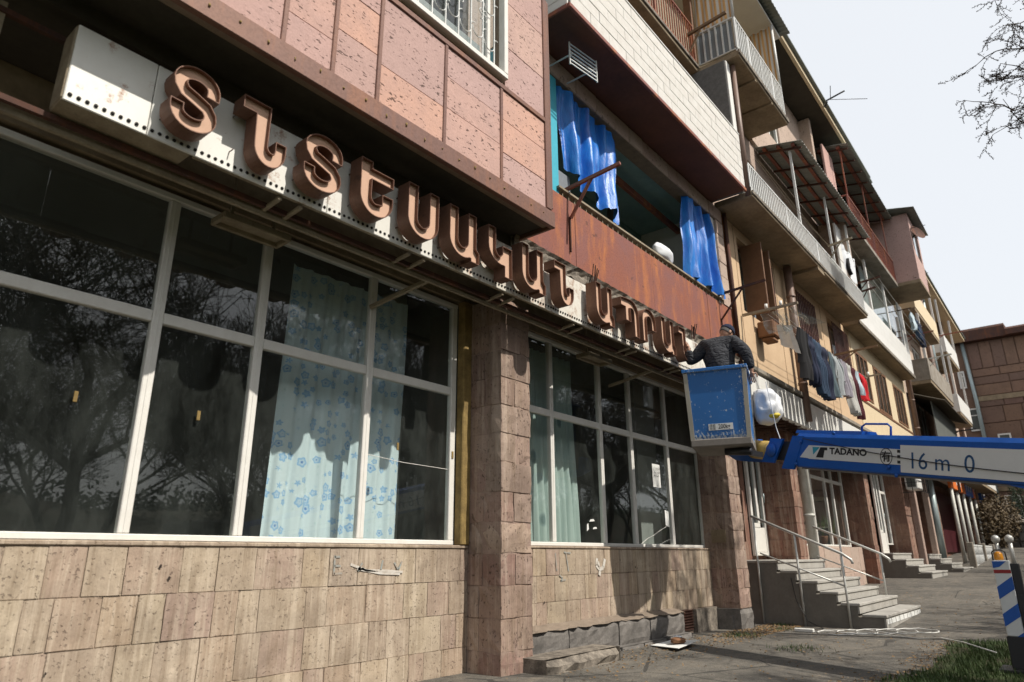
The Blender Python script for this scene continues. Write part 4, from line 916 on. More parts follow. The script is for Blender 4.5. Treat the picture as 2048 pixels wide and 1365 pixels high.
# inner boom, link, pivot plates
T('inner_boom', boom_prism([(-.10, -.14), (.10, -.14), (.10, .10), (-.10, .10)], -.42, .04), 'black_steel')
pv = T('pivot_plate', side_plate([(-.58, -.18), (-.36, -.18), (-.20, .13), (-.42, .13)], .12, .03), 'boom_blue')
m = MB()
for i in range(10): a = 2 * pi * i / 10; q = bp(-.40 + .055 * cos(a), .152 * FACE, -.02 + .055 * sin(a)); m.tube([q, q + BN * FACE * .012], .009, 6)
q = bp(-.40, .15 * FACE, -.02); m.tube([q, q + BN * FACE * .015], .085, 16); m.build('pivot_bolts', MT['boom_blue'], pv)
T('boom_tube', MB().tube([bp(-.45, 0, -.03), bp(-.92, 0, -.02)], .125, 16), 'yellow')
T('bucket_mount', MB().loft([[bp(s, a * r, b * r - .04) for a, b in ((-.15, -.15), (.15, -.15), (.15, .16), (-.15, .16))] for s, r in ((-.90, 1.0), (-1.1, .95), (-1.3, .6))]), 'boom_blue')
T('mount_pin', MB().tube([(8.30, 3.30, 1.25), (8.30, 2.98, 1.22)], .05, 10).bar((8.30, 3.05, 1.22), (8.55, 2.95, 1.2), .06, .06), 'black_steel')
# lettering on the boom
def text_mesh(s, size, origin, ax, up, mat, parent, name='lettering', scx=1.0, off=.0015, bold=0.0):
    cu = bpy.data.curves.new('t', 'FONT'); cu.body = s; cu.size = size; cu.offset = bold; cu.resolution_u = 4
    o = bpy.data.objects.new('t', cu); COL.objects.link(o); dg = bpy.context.evaluated_depsgraph_get(); me = bpy.data.meshes.new_from_object(o.evaluated_get(dg)); COL.objects.unlink(o); bpy.data.objects.remove(o)
    ax = Vector(ax).normalized(); nz = ax.cross(Vector(up)).normalized(); up = nz.cross(ax); og = Vector(origin)
    m = MB(); m.v = [tuple(og + ax * v.co.x * scx + up * v.co.y + nz * off) for v in me.vertices]; m.f = [tuple(p.vertices) for p in me.polygons]; m.sm = [False] * len(m.f); bpy.data.meshes.remove(me)
    return m.build(name, MT[mat], parent)
def bt(s, size, a, u, mat, side=.1695, **k): return text_mesh(s, size, bp(a, side * FACE, u), BD, BU, mat, boom, **k)
bt('TADANO', .098, .555, -.025, 'decal_black', scx=1.2, bold=.004)
side_plate([(.30, .045), (.41, .045), (.31, -.045)], .1695, .0015).build('logo_teal', MT['decal_teal'], boom)
side_plate([(.42, .045), (.52, .045), (.52, .012), (.48, .012), (.46, -.075), (.35, -.075)], .1695, .0015).build('logo_black', MT['decal_black'], boom)
m = MB(); ring = [bp(1.30 + .07 * cos(2 * pi * i / 28), .1705 * FACE, -.02 + .085 * sin(2 * pi * i / 28)) for i in range(29)]; m.tube(ring, .004, 4, False); m.build('ring_mark', MT['decal_black'], boom)
bt('\u6709', .115, 1.242, -.062, 'decal_black', bold=.003)
for u in (.04, -.015, -.07): side_plate([(1.43, u - .015), (1.465, u - .015), (1.465, u + .015), (1.43, u + .015)], .1695, .001).build('mark', MT['decal_black'], boom)
bt('16 m  0', .235, 1.55, -.125, 'decal_navy', side=.1740, scx=.95)
side_plate([(2.5, -.206), (5.2, -.206), (5.2, -.44), (3.4, -.36)], .02, .13).build('boom_gusset', MT['boom_blue'], boom)
m = MB(); hp = [bp(.85, 0, .20), bp(.85, 0, .30), bp(.90, 0, .33), bp(1.18, 0, .33), bp(1.22, 0, .30), bp(1.22, 0, .20)]; m.tube(hp, .012, 6); m.build('grab_handle', MT['boom_blue'], boom)
cb = MB(); cb.tube([bp(.16 + 4.3 * t, .185 * FACE, .14 - .22 * (1 - (1 - t) ** 2) - .06 * sin(pi * t)) for t in [i / 14 for i in range(15)]], .005, 5); cb.build('boom_cable', MT['black_steel'], boom)
m = MB()
for a, u in ((.05, -.17), (.12, .10), (1.33, -.13), (1.42, -.21), (.62, .21)): q = bp(a, .172 * FACE, u); m.tube([q, q + BN * FACE * .012], .02, 8)
m.build('boom_bolts', MT['boom_blue'], boom)
# base of the boom, turret, chassis, cab, wheels (right of the frame)
T('turret', MB().cbox(5.7, 6.9, -3.0, -1.6, .05, .62, .04), 'black_steel'); T('slew_ring', MB().tube([(6.3, -2.3, -.25), (6.3, -2.3, .048)], .5, 20), 'black_steel')
T('chassis', MB().cbox(4.6, 11.2, -3.1, -1.4, -.55, -.27, .03), 'black_steel'); T('deck', MB().cbox(4.6, 9.0, -3.2, -1.3, -.265, -.20, .01), 'bucket_dark')
cab = T('cab', MB().prism([(9.2, -.6), (11.3, -.6), (11.35, .2), (11.1, 1.15), (9.2, 1.15)], -3.2, -1.3), 'decal_white'); MB().prism([(9.6, .3), (10.9, .3), (10.8, .95), (9.6, .95)], -1.3, -1.292).build('cab_window', MT['dark_int'], cab); MB().cbox(11.32, 11.40, -3.2, -1.3, -.75, -.45, .02).build('bumper', MT['black_steel'], cab)
for x in (5.4, 8.4, 10.3):
    for y in (-3.1, -1.65): 
        o = T('wheel', MB().tube([(x, y, -.62), (x, y + .25, -.62)], .40, 24), 'rubber'); MB().tube([(x, y - .012, -.62), (x, y + .262, -.62)], .2, 16).build('rim', MT['decal_white'], o)
# outrigger leg with blue and white stripes and a beacon
OX, OY = 7.90, .66
orr = T('outrigger', MB().cbox(OX, OX + .14, OY - .065, OY + .065, -.70, -.055, .006), 'decal_white')
def stripe(pts): 
    n = len(pts); vs = [(OX - .003, OY + .065 - a, b) for a, b in pts] + [(OX, OY + .065 - a, b) for a, b in pts]
    MB().add(vs, [tuple(range(n)), tuple(range(2 * n - 1, n - 1, -1))] + [(i, i + n, (i + 1) % n + n, (i + 1) % n) for i in range(n)]).build('stripe', MT['boom_blue'], orr)
for zt in (-.20, -.43): stripe([(.0, zt - .085), (.13, zt + .01), (.13, zt - .10), (.0, zt - .19)])
stripe([(.075, -.70), (.13, -.66), (.13, -.70)]); stripe([(.0, -.06), (.11, -.06), (.05, -.11), (.0, -.12)])
MT['red'] = m_plain('red_tape', (.30, .02, .02), .5, var=.1); MB().box(OX - .004, OX - .001, OY - .065, OY + .065, -.165, -.135).build('red_band', MT['red'], orr)
MB().cbox(OX + .02, OX + .13, OY - .13, OY - .066, -.95, -.08, .005).build('cylinder_guard', MT['black_steel'], orr)
MB().cbox(OX - .005, OX + .135, OY - .075, OY + .075, GZ(OX) + .03, -.702, .006).cbox(OX - .12, OX + .22, OY - .17, OY + .17, GZ(OX) + .055, GZ(OX) + .085, .005).build('jack_foot', MT['black_steel'], orr)
MB().bar((OX + .07, OY - .07, -.42), (OX + .1, -1.5, -.42), .14, .14).build('outrigger_beam', MT['black_steel'], orr)
MT['amber'] = m_plain('amber_lens', (.75, .30, .02), .25, var=.05, spec=.6)
bc = MB().loft([[(OX + .06 + r * cos(a), OY + .01 + r * sin(a), z) for a in [2 * pi * i / 14 for i in range(14)]] for z, r in ((-.05, .036), (-.03, .038), (.005, .034), (.02, .022), (.026, .008))]).build('beacon', MT['amber'], orr)
MB().tube([(OX + .06, OY + .058, -.055), (OX + .06, OY + .055, .02), (OX + .06, OY + .035, .038), (OX + .06, OY - .02, .038), (OX + .06, OY - .045, .02), (OX + .06, OY - .048, -.055)], .006, 6).build('beacon_guard', MT['black_steel'], orr)

# bucket, turned so that its front looks at the street
YAW = radians(17.0); KC = Vector((8.0, 3.22, 0))
def turn(m):
    def r_(p): x, y = p[0] - KC.x, p[1] - KC.y; return (KC.x + x * cos(YAW) - y * sin(YAW), KC.y + x * sin(YAW) + y * cos(YAW), p[2])
    m.v = [r_(p) for p in m.v]; m.g = [([r_(p) for p in g_[0]], *g_[1:]) for g_ in m.g]; return m
KX0, KX1, KY0, KY1, KZ0, KZ1 = 8.0, 8.92, 2.86, 3.60, 1.33, 2.25
def ring(z, ins, x0=KX0, x1=KX1, y0=KY0, y1=KY1): return [(x0 + ins, y0 + ins, z), (x1 - ins, y0 + ins, z), (x1 - ins, y1 - ins, z), (x0 + ins, y1 - ins, z)]
m = MB(); R_ = [ring(KZ0 + .03, .035), ring(KZ0 + .08, .022), ring(KZ1, 0.0), ring(KZ1, .02), ring(KZ0 + .12, .04)]
vs = [p for r in R_ for p in r]; m.add(vs, [(i * 4 + k, i * 4 + (k + 1) % 4, i * 4 + 4 + (k + 1) % 4, i * 4 + 4 + k) for i in range(4) for k in range(4)] + [(0, 1, 2, 3), (16, 17, 18, 19)])
bk = T('bucket', turn(m), 'lift_blue')
m = MB()
for (xa, ya) in ((KX0, KY0), (KX1, KY0), (KX1, KY1), (KX0, KY1)):
    sx = 1 if xa == KX0 else -1; sy = 1 if ya == KY0 else -1
    m.bar((xa + sx * .038, ya + sy * .038, KZ0 + .03), (xa + sx * .012, ya + sy * .012, KZ1 - .03), .052, .052)
build_each(turn(m), 'corner_post', MT['bucket_edge'], bk)
m = MB(); q = .03
for a, b, c_, d in ((KX0 - q, KX1 + q, KY0 - q, KY0 + .02), (KX0 - q, KX1 + q, KY1 - .02, KY1 + q), (KX0 - q, KX0 + .02, KY0 + .021, KY1 - .021), (KX1 - .02, KX1 + q, KY0 + .021, KY1 - .021)): m.cbox(a, b, c_, d, KZ1 - .025, KZ1 + .02, .006)
turn(m).build('bucket_rim', MT['lift_blue'], bk)
turn(MB().cbox(KX0 + .01, KX1 - .01, KY0 + .01, KY1 - .01, KZ0 - .05, KZ0 + .045, .012)).build('bucket_base', MT['bucket_dark'], bk)
pl = turn(MB().add([(KX0 + .0155, 3.36, 1.475), (KX0 + .0155, 3.07, 1.475), (KX0 + .0135, 3.07, 1.555), (KX0 + .0135, 3.36, 1.555), (KX0 + .03, 3.36, 1.475), (KX0 + .03, 3.07, 1.475), (KX0 + .03, 3.07, 1.555), (KX0 + .03, 3.36, 1.555)], [(0, 1, 2, 3), (4, 5, 6, 7), (0, 1, 5, 4), (3, 2, 6, 7), (0, 3, 7, 4), (1, 2, 6, 5)])).build('load_plate', MT['decal_white'], bk)
tdir = (sin(YAW), -cos(YAW), 0); tq = lambda y, z: turn(MB().add([(KX0 + .0125, y, z)], [])).v[0]
text_mesh('200kg', .075, tq(3.245, 1.492), tdir, (0, 0, 1), 'decal_black', bk, scx=.78, bold=.001); text_mesh('\u7a4d\u8f09', .038, tq(3.35, 1.519), tdir, (0, 0, 1), 'decal_black', bk); text_mesh('\u8377\u91cd', .038, tq(3.35, 1.481), tdir, (0, 0, 1), 'decal_black', bk)
# white sack tied to the bucket's far side
MT['sack'] = m_plain('white_plastic_sack', (.72, .74, .76), .45, var=.1, sc=5, dark=(.5, .52, .56), bump=.5)
from mathutils import noise as mn
def blob(c, r, n=18, mrings=12, amp=.12, seed=1, sq=.7, cr=.05):
    rd = random.Random(seed); ph = [rd.uniform(0, 6.28) for _ in range(6)]; rings = []
    for j in range(1, mrings):
        t = pi * j / mrings; rr = []
        for i in range(n):
            a = 2 * pi * i / n; q = 1 + amp * (sin(3 * a + ph[0] + 2 * t) * .6 + sin(5 * a + ph[1]) * .35 + sin(2 * t * 3 + ph[2]) * .3 + rd.uniform(-.25, .25))
            q += cr * 2 * (mn.ridged_multi_fractal(Vector((cos(a) * 1.5 + seed, sin(a) * 1.5, t * 1.2)), .9, 2.2, 4, .8, 1.6) - .9); q = max(.5, min(1.5, q))
            st = abs(sin(t)) ** sq; rr.append((c[0] + r[0] * q * st * cos(a), c[1] + r[1] * q * st * sin(a), c[2] + r[2] * cos(t) * (1 + amp * .3 * sin(a * 3 + ph[3]))))
        rings.append(rr)
    return MB().loft(rings)
sk = one('sack', blob((9.16, 3.02, 1.92), (.21, .20, .24), 36, 24, .10, 4, .5, .09), MT['sack'], 'bulging white plastic sack hung on the far side of the blue bucket', 'sack')
MT['sack_yellow'] = m_plain('yellow_print', (.60, .46, .03), .5, var=.15)
o = blob((9.10, 2.945, 1.775), (.085, .115, .045), 12, 8, .1, 5).build('printed_patch', MT['sack_yellow']); adopt(o, sk)
MB().tube([(8.9, 2.9, 2.20), (9.0, 2.87, 1.6), (8.98, 2.8, 1.30)], .005, 5).build('string', MT['sack'], sk)

# ------------------------------------------------------------------ person in the bucket
MT['skin'] = m_plain('skin', (.42, .24, .165), .55, var=.12, sc=14, spec=.4); n = NT('dark_grey_sweater'); fo = n.noise(n.pos((1, 1, 2.2)), 7, 3, .5, 1.6); wv = n.noise(n.pos(), 160, 2); MT['sweater'] = n.done(n.mix(n.ramp(fo, .35, .7), (.055, .058, .066), (.034, .036, .042)), .95, 0, n.bump(wv, .3, .003, n.bump(fo, 1.0, .06)), .2)
MT['trousers'] = m_plain('dark_trousers', (.03, .032, .04), .9, var=.25, sc=9); MT['cap'] = m_plain('navy_knit_cap', (.012, .018, .045), .95, var=.25, sc=30, bump=.6); MT['hair'] = m_plain('grey_hair', (.10, .095, .09), .8, var=.3, sc=40)
PS = thing('person', 'person in dark sweater and navy cap leaning over in the blue bucket', 'person', (8.48, 3.3, 1.45))
def skin(name, verts, edges, radii, mat, parent, root=0, sub=2):
    me = bpy.data.meshes.new(name); me.from_pydata(verts, edges, []); o = bpy.data.objects.new(name, me); COL.objects.link(o); me.materials.append(mat)
    md = o.modifiers.new('Skin', 'SKIN'); sv = me.skin_vertices[0].data
    for i, r in enumerate(radii): sv[i].radius = (r, r) if not isinstance(r, tuple) else r
    sv[root].use_root = True; md.use_smooth_shade = True; s = o.modifiers.new('Sub', 'SUBSURF'); s.levels = sub; s.render_levels = sub
    adopt(o, parent); return o
J = dict(hip=(8.46, 3.31, 2.24), sp1=(8.47, 3.32, 2.38), sp2=(8.50, 3.35, 2.54), ch=(8.55, 3.36, 2.70), nk=(8.62, 3.32, 2.805), hd=(8.66, 3.27, 2.895),
         ls=(8.53, 3.54, 2.72), le=(8.40, 3.72, 2.50), lw=(8.36, 3.70, 2.68), rs=(8.55, 3.14, 2.71), re=(8.46, 2.96, 2.53), rw=(8.50, 2.93, 2.29),
         lh=(8.47, 3.40, 2.18), lk=(8.52, 3.42, 1.80), la=(8.45, 3.42, 1.47), lt=(8.62, 3.43, 1.42), rh=(8.47, 3.22, 2.18), rk=(8.50, 3.16, 1.80), ra=(8.43, 3.16, 1.47), rt=(8.60, 3.14, 1.42))
K = list(J); ix = {k: i for i, k in enumerate(K)}
E_ = [('hip', 'sp1'), ('sp1', 'sp2'), ('sp2', 'ch'), ('ch', 'nk'), ('nk', 'hd'), ('ch', 'ls'), ('ls', 'le'), ('le', 'lw'), ('ch', 'rs'), ('rs', 're'), ('re', 'rw'), ('hip', 'lh'), ('lh', 'lk'), ('lk', 'la'), ('la', 'lt'), ('hip', 'rh'), ('rh', 'rk'), ('rk', 'ra'), ('ra', 'rt')]
rad = dict(hip=.12, sp1=.12, sp2=.125, ch=.12, nk=.055, hd=.07, ls=.04, le=.032, lw=.028, rs=.04, re=.032, rw=.028, lh=.085, lk=.06, la=.045, lt=.035, rh=.085, rk=.06, ra=.045, rt=.035)
# five fingers on each hand, rooted in the palm
V = [J[k] for k in K]; EE = [(ix[a], ix[b]) for a, b in E_]; RR = [rad[k] for k in K]
def hand(wr, d, side, curl):
    w_ = Vector(J[wr]); d = Vector(d).normalized(); s_ = Vector(side).normalized(); c_ = Vector(curl).normalized()
    V.append(tuple(w_ + d * .06)); RR.append((.032, .016)); pi_ = len(V) - 1; EE.append((ix[wr], pi_))
    for off, L_, r in ((-.03, .062, .008), (-.01, .075, .0088), (.012, .07, .0085), (.032, .055, .0075)):
        b = w_ + d * .095 + s_ * off; prev = pi_
        for t, cu in ((0, 0), (.5, .25), (1.0, .75)):
            V.append(tuple(b + d * L_ * t * (1 - .35 * cu) + c_ * L_ * cu)); RR.append(r); EE.append((prev, len(V) - 1)); prev = len(V) - 1
    prev = pi_
    for t, o_ in ((.035, -.045), (.07, -.06), (.095, -.055)): V.append(tuple(w_ + d * t + s_ * o_ + c_ * .02)); RR.append(.0095); EE.append((prev, len(V) - 1)); prev = len(V) - 1
hand('lw', (.1, .25, .9), (.3, .2, 0), (-.3, .9, .2)); hand('rw', (.2, .1, -1), (0, 1, .1), (1, 0, -.2))
skin('body', V, EE, RR, MT['skin'], PS)
q = 1.0; swr = dict(hip=.19, sp1=.20, sp2=.215, ch=.19, ls=.115, le=.082, lw=.058, rs=.115, re=.082, rw=.058)
sk_ = ['hip', 'sp1', 'sp2', 'ch', 'ls', 'le', 'lw', 'rs', 're', 'rw']; si = {k: i for i, k in enumerate(sk_)}
sv_ = [J[k] for k in sk_] + [(8.595, 3.335, 2.775)]
skin('sweater', sv_, [(si[a], si[b]) for a, b in E_ if a in si and b in si] + [(si['ch'], 10)], [swr[k] for k in sk_] + [.082], MT['sweater'], PS)
tk = ['hip', 'lh', 'lk', 'la', 'rh', 'rk', 'ra']; ti = {k: i for i, k in enumerate(tk)}
skin('trousers', [J[k] for k in tk], [(ti[a], ti[b]) for a, b in E_ if a in ti and b in ti], [.15, .11, .085, .07, .11, .085, .07], MT['trousers'], PS)
def ell(c, r, rot, n=16, mr=12, z0=-1.0, z1=1.0, bul=None):
    rings = []
    for j in range(mr + 1):
        zz = z0 + (z1 - z0) * j / mr; rr = sqrt(max(.0004, 1 - zz * zz)); ring_ = []
        for i in range(n):
            a = 2 * pi * i / n; p = Vector((r[0] * rr * cos(a), r[1] * rr * sin(a), r[2] * zz))
            if bul: p += bul(a, zz)
            ring_.append(tuple(Vector(c) + rot @ p))
        rings.append(ring_)
    return MB().loft(rings)
hrot = Matrix.Rotation(radians(-25), 3, 'Z') @ Matrix.Rotation(radians(38), 3, 'Y'); hc = Vector(J['hd']) + Vector((.012, -.006, .012))
def face(a, zz):
    f = max(0, cos(a)); v = Vector((0, 0, 0))
    if abs(sin(a)) < .35 and f > 0: v.x += .022 * math.exp(-((zz + .12) / .16) ** 2) * (1 - abs(sin(a)) / .35) + .008 * math.exp(-((zz + .48) / .08) ** 2)
    v.x -= .008 * f * math.exp(-((zz - .05) / .12) ** 2) * (1 if .2 < abs(sin(a)) < .6 else 0); return v
hd = ell(hc, (.098, .077, .118), hrot, 24, 16, bul=face).build('head', MT['skin']); adopt(hd, PS)
for s_ in (-1, 1):
    o = ell(hc + hrot @ Vector((-.008, s_ * .078, -.015)), (.02, .010, .032), hrot, 10, 8).build('ear', MT['skin']); adopt(o, hd)
    o = ell(hc + hrot @ Vector((.083, s_ * .03, .005)), (.012, .013, .009), hrot, 8, 6).build('eye', MT['decal_white']); adopt(o, hd)
o = ell(hc + hrot @ Vector((.088, 0, -.058)), (.010, .024, .006), hrot, 10, 6).build('mouth', MT['red']); adopt(o, hd)
o = ell(hc + hrot @ Vector((-.006, 0, .0)), (.103, .082, .122), hrot, 24, 10, -.35, .2, lambda a, zz: Vector((-.03 if cos(a) > .35 else 0, 0, 0))).build('hair', MT['hair']); adopt(o, hd)
cp = ell(hc + hrot @ Vector((-.004, 0, .012)), (.110, .091, .120), hrot, 24, 10, .02, 1.0).build('cap', MT['cap']); adopt(cp, PS)
# ------------------------------------------------------------------ cloth
n = NT('blue_tarpaulin'); p = n.pos(); a = n.noise(n.pos((6, 6, 1.6)), 1.5, 6, .7, .5); f = n.noise(n.pos((1, 1, .5)), 22, 5, .7)
c = n.mix(n.ramp(a, .35, .7), (.006, .10, .46), (.012, .22, .66)); MT['tarp'] = n.done(c, .36, 0, n.bump(n.math('ADD', n.math('MULTIPLY', a, .6), n.math('MULTIPLY', f, .5)), .55, .02), .45)
def drape(top0, top1, bot0, bot1, nf, amp, nu=70, nv=30, gather=.0, seed=0, jag=.0):
    rd = random.Random(seed); ph = [rd.uniform(0, 6.28) for _ in range(4)]; t0, t1, b0, b1 = map(Vector, (top0, top1, bot0, bot1)); jg = [jag * (sin(i * .21 + ph[0]) + .6 * sin(i * .53 + ph[1]) + .25 * sin(i * 1.3 + ph[2])) for i in range(nu + 1)]
    def f(u, v):     # v = 0 at the top
        p_ = (t0 * (1 - u) + t1 * u) * (1 - v) + (b0 * (1 - u) + b1 * u) * v
        fold = sin(2 * pi * nf * u + ph[0] + .6 * sin(3 * v + ph[1])) * amp * (.55 + .45 * v) + sin(2 * pi * nf * 2.3 * u + ph[2] + 2 * v) * amp * .3 + sin(9 * v + 5 * u + ph[3]) * amp * .15
        cr_ = .13 * amp * (mn.noise(Vector((p_.x * 9, v * 3.0, 3.1))) + .5 * mn.noise(Vector((p_.x * 24, v * 7, 7.7)))) * 1.5; return (p_.x + .3 * amp * cos(2 * pi * nf * u) + .2 * amp * mn.noise(Vector((u * 5, v * 4, 1.3))), p_.y + fold + cr_, p_.z + jg[int(u * nu)] * v ** 3 - .02 * (1 - v) * abs(sin(pi * nf * u)))
    return MB().grid(f, nu, nv)
one('tarpaulin', drape((5.84, 4.03, 5.66), (7.30, 4.03, 5.62), (5.98, 4.00, 4.50), (7.16, 3.97, 4.22), 3.1, .075, 110, 44, seed=3, jag=.022), MT['tarp'], 'torn blue tarpaulin bunched beside the pink balcony in the loggia opening', 'tarpaulin', 'blue tarpaulins in the loggia')
one('tarpaulin', drape((9.40, 4.02, 5.66), (10.40, 4.02, 5.66), (9.22, 3.97, 4.17), (10.48, 3.95, 4.10), 2.7, .085, 110, 44, seed=8, jag=.02), MT['tarp'], 'narrow blue tarpaulin gathered at the loggia end next to the cream wall', 'tarpaulin', 'blue tarpaulins in the loggia')
one('sack', blob((8.45, 4.0, 4.235), (.30, .09, .12), 18, 10, .16, 11), MT['sack'], 'crumpled white sack lying on the rusted parapet rail', 'sack')
MT['bundle'] = m_plain('grey_brown_bundle', (.14, .11, .085), .9, var=.5, sc=9)
one('cloth_bundle', blob((7.25, 4.12, 4.42), (.09, .07, .28), 14, 10, .2, 12), MT['bundle'], 'grey-brown rag bundle propped on the loggia rail beside the blue tarpaulin', 'bundle')
MT['crate_grey'] = m_plain('grey_plastic', (.20, .22, .25), .6, var=.2)
one('box', MB().cbox(5.86, 6.14, 4.06, 4.3, 4.14, 4.45, .01), MT['crate_grey'], 'small grey box on the loggia rail below the torn tarpaulin', 'box')

# shop curtains behind the glass
def m_floral(name, base, dots, sc):
    """five-petalled printed flowers, one to a Voronoi cell"""
    n = NT(name); p = n.pos((1, .02, 1))
    v = n.vor(p, sc); v.inputs['Randomness'].default_value = .75; d = n.n('ShaderNodeVectorMath', operation='SUBTRACT'); n.l(p, d.inputs[0]); n.l(v.outputs['Position'], d.inputs[1])
    sx = n.n('ShaderNodeSeparateXYZ'); n.l(d.outputs[0], sx.inputs[0]); sp = n.n('ShaderNodeSeparateColor'); n.l(v.outputs['Color'], sp.inputs[0])
    th = n.math('ADD', n.math('ARCTAN2', sx.outputs[0], sx.outputs[2]), n.math('MULTIPLY', sp.outputs[1], 6.28))
    pet = n.math('MULTIPLY', n.math('ADD', n.math('MULTIPLY', n.math('COSINE', n.math('MULTIPLY', th, 5.0)), .05), .40), n.ramp(sp.outputs[0], 0, 1, .6, 1.15))
    r = n.math('ADD', v.outputs['Distance'], n.math('MULTIPLY', n.math('SUBTRACT', n.noise(n.pos(), 60, 3), .5), .10))
    k = n.math('DIVIDE', r, pet); big = n.ramp(k, .85, 1.08, 1, 0); rim = n.ramp(k, .45, .85, .35, 1.0); core = n.ramp(k, .18, .34, 1, 0)
    c = n.mix(n.math('MULTIPLY', n.math('MULTIPLY', big, rim), .85), base, dots[0]); c = n.mix(n.math('MULTIPLY', core, .85), c, dots[1])
    lf_ = n.vor(n.pos((1, .02, .6)), sc * 1.7); c = n.mix(n.ramp(lf_.outputs['Distance'], .10, .16, .35, 0), c, (.30, .50, .52)); return n.done(c, .9)
MT['floral'] = m_floral('blue_flower_curtain', (.60, .71, .76), ((.15, .37, .68), (.05, .18, .50)), 10.5)
one('curtain', drape((3.15, 5.14, 2.58), (4.55, 5.14, 2.58), (3.08, 5.12, .10), (4.50, 5.12, .12), 7, .022, 80, 12, seed=21), MT['floral'], 'pale curtain with blue flowers behind the shop window', 'curtain')
n = NT('teal_leaf_curtain'); pv_ = n.pos((1, .3, .45)); vr = n.vor(pv_, 4.2); c = n.mix(n.ramp(vr.outputs['Distance'], .12, .2, .8, 0), (.40, .50, .48), (.10, .17, .18)); MT['leafcurtain'] = n.done(c, .9)
one('curtain', drape((6.3, 5.12, 2.6), (7.55, 5.12, 2.6), (6.3, 5.10, .12), (7.62, 5.10, .12), 9, .03, 90, 12, seed=22), MT['leafcurtain'], 'grey-green curtain with dark leaf sprigs behind the window by the first pillar', 'curtain')
n = NT('orange_curtain'); MT['orange'] = m_plain('orange_cloth', (.48, .11, .02), .9, var=.3, sc=6)
one('curtain', drape((17.3, 5.2, 2.55), (18.2, 5.2, 2.55), (17.5, 5.2, .9), (17.75, 5.2, .9), 6, .03, 50, 14, seed=23), MT['orange'], 'bunched orange curtain behind the window past the white drainpipe', 'curtain')
MT['pot'] = m_plain('terracotta', (.30, .13, .07), .8); MT['plant'] = m_leafy('pot_plant_leaves', (.03, .09, .02), (.08, .17, .04))
for x, s, lb in ((18.15, 1.0, 'smaller potted plant beside the bunched orange curtain behind glass'), (19.1, 1.15, 'taller potted plant with upright leaves farther from the orange curtain')):
    t = thing('potted_plant', lb, 'plant', (x, 5.0, .25), 'potted plants behind the window')
    MB().loft([[(x + r * cos(2 * pi * i / 14), 5.0 + r * sin(2 * pi * i / 14), z) for i in range(14)] for z, r in ((.25, .08), (.42, .115), (.45, .12))]).build('pot', MT['pot'], t)
    m = MB()
    for k in range(22):
        a = U(0, 6.28); l = U(.15, .4) * s; b = U(.25, .55) * s; m.add([(x + .02 * cos(a + 1.6), 5.0 + .02 * sin(a + 1.6), .44), (x - .02 * cos(a + 1.6), 5.0 - .02 * sin(a + 1.6), .44), (x + l * .5 * cos(a) - .025 * sin(a), 5 + l * .3 * sin(a), .44 + b * .7), (x + l * .5 * cos(a) + .025 * sin(a), 5 + l * .3 * sin(a), .44 + b * .7), (x + l * cos(a), 5 + l * .6 * sin(a), .44 + b)], [(0, 1, 3, 2), (2, 3, 4)])
    m.build('leaves', MT['plant'], t)
sh = thing('display_shelf', 'pale grey shelf unit standing inside the shop', 'shelf', (8.6, 6.6, 0))
MB().cbox(7.6, 9.6, 6.4, 6.9, .98, 1.02, .005).build('shelf_board', MT['ochre'], sh); MB().cbox(7.6, 7.9, 6.41, 6.9, .0, .98, .005).build('side_panel', MT['int_wall'], sh); MB().cbox(8.7, 9.0, 6.41, 6.9, .0, .98, .005).build('side_panel', MT['int_wall'], sh); MB().cbox(7.9, 8.7, 6.6, 6.64, .35, .978, .005).build('back_panel', MT['int_wall'], sh)

# notices on the glass
MT['paper'] = m_plain('paper', (.74, .75, .73), .8, var=.06)
nt_ = one('notice', MB().grid(lambda u, v: (9.22 + .24 * u, 4.822 - .010 * sin(pi * u) * v, .98 + .34 * v), 6, 6), MT['paper'], 'white paper notice with a phone number taped inside the shop glass', 'notice')
text_mesh('\u054e\u0561\u0580\u0571\u0578\u057e', .065, (9.235, 4.80, 1.24), (1, 0, 0), (0, 0, 1), 'decal_black', nt_, scx=.80); text_mesh('099 55 88 97', .042, (9.235, 4.81, 1.13), (1, 0, 0), (0, 0, 1), 'decal_black', nt_, scx=.78); text_mesh('\u057f\u0561\u0580\u0561\u056e\u0584', .05, (9.235, 4.805, 1.185), (1, 0, 0), (0, 0, 1), 'decal_black', nt_, scx=.8)
one('notice', MB().prism([(9.52, .44), (9.60, .42), (9.64, .41), (9.64, .64), (9.52, .66)], 4.818, 4.822), MT['paper'], 'torn strip of white paper stuck beside a crack in the glass', 'notice')
sc_ = MB()
for a, b, w_, h in ((7.45, .42, .12, .035), (7.38, .30, .05, .10), (7.52, .33, .10, .03)): sc_.prism([(a, b), (a + w_, b + h * .3), (a + w_ * .8, b + h), (a + w_ * .2, b + h * .8)], 4.819, 4.8215)
one('paper_scraps', sc_, MT['paper'], 'scraps of white paper left stuck on the shop glass by the grey-green curtain', 'paper')
ck = MB(); ck.tube([(8.75, 4.826, .16), (8.95, 4.826, .24), (9.15, 4.826, .29), (9.35, 4.826, .36), (9.55, 4.826, .42)], .004, 5); ck.tube([(3.87, 4.826, .88), (4.3, 4.826, .85), (4.9, 4.826, .84)], .003, 5)
P('glass_cracks', ck, 'white_frame', kind='stuff')
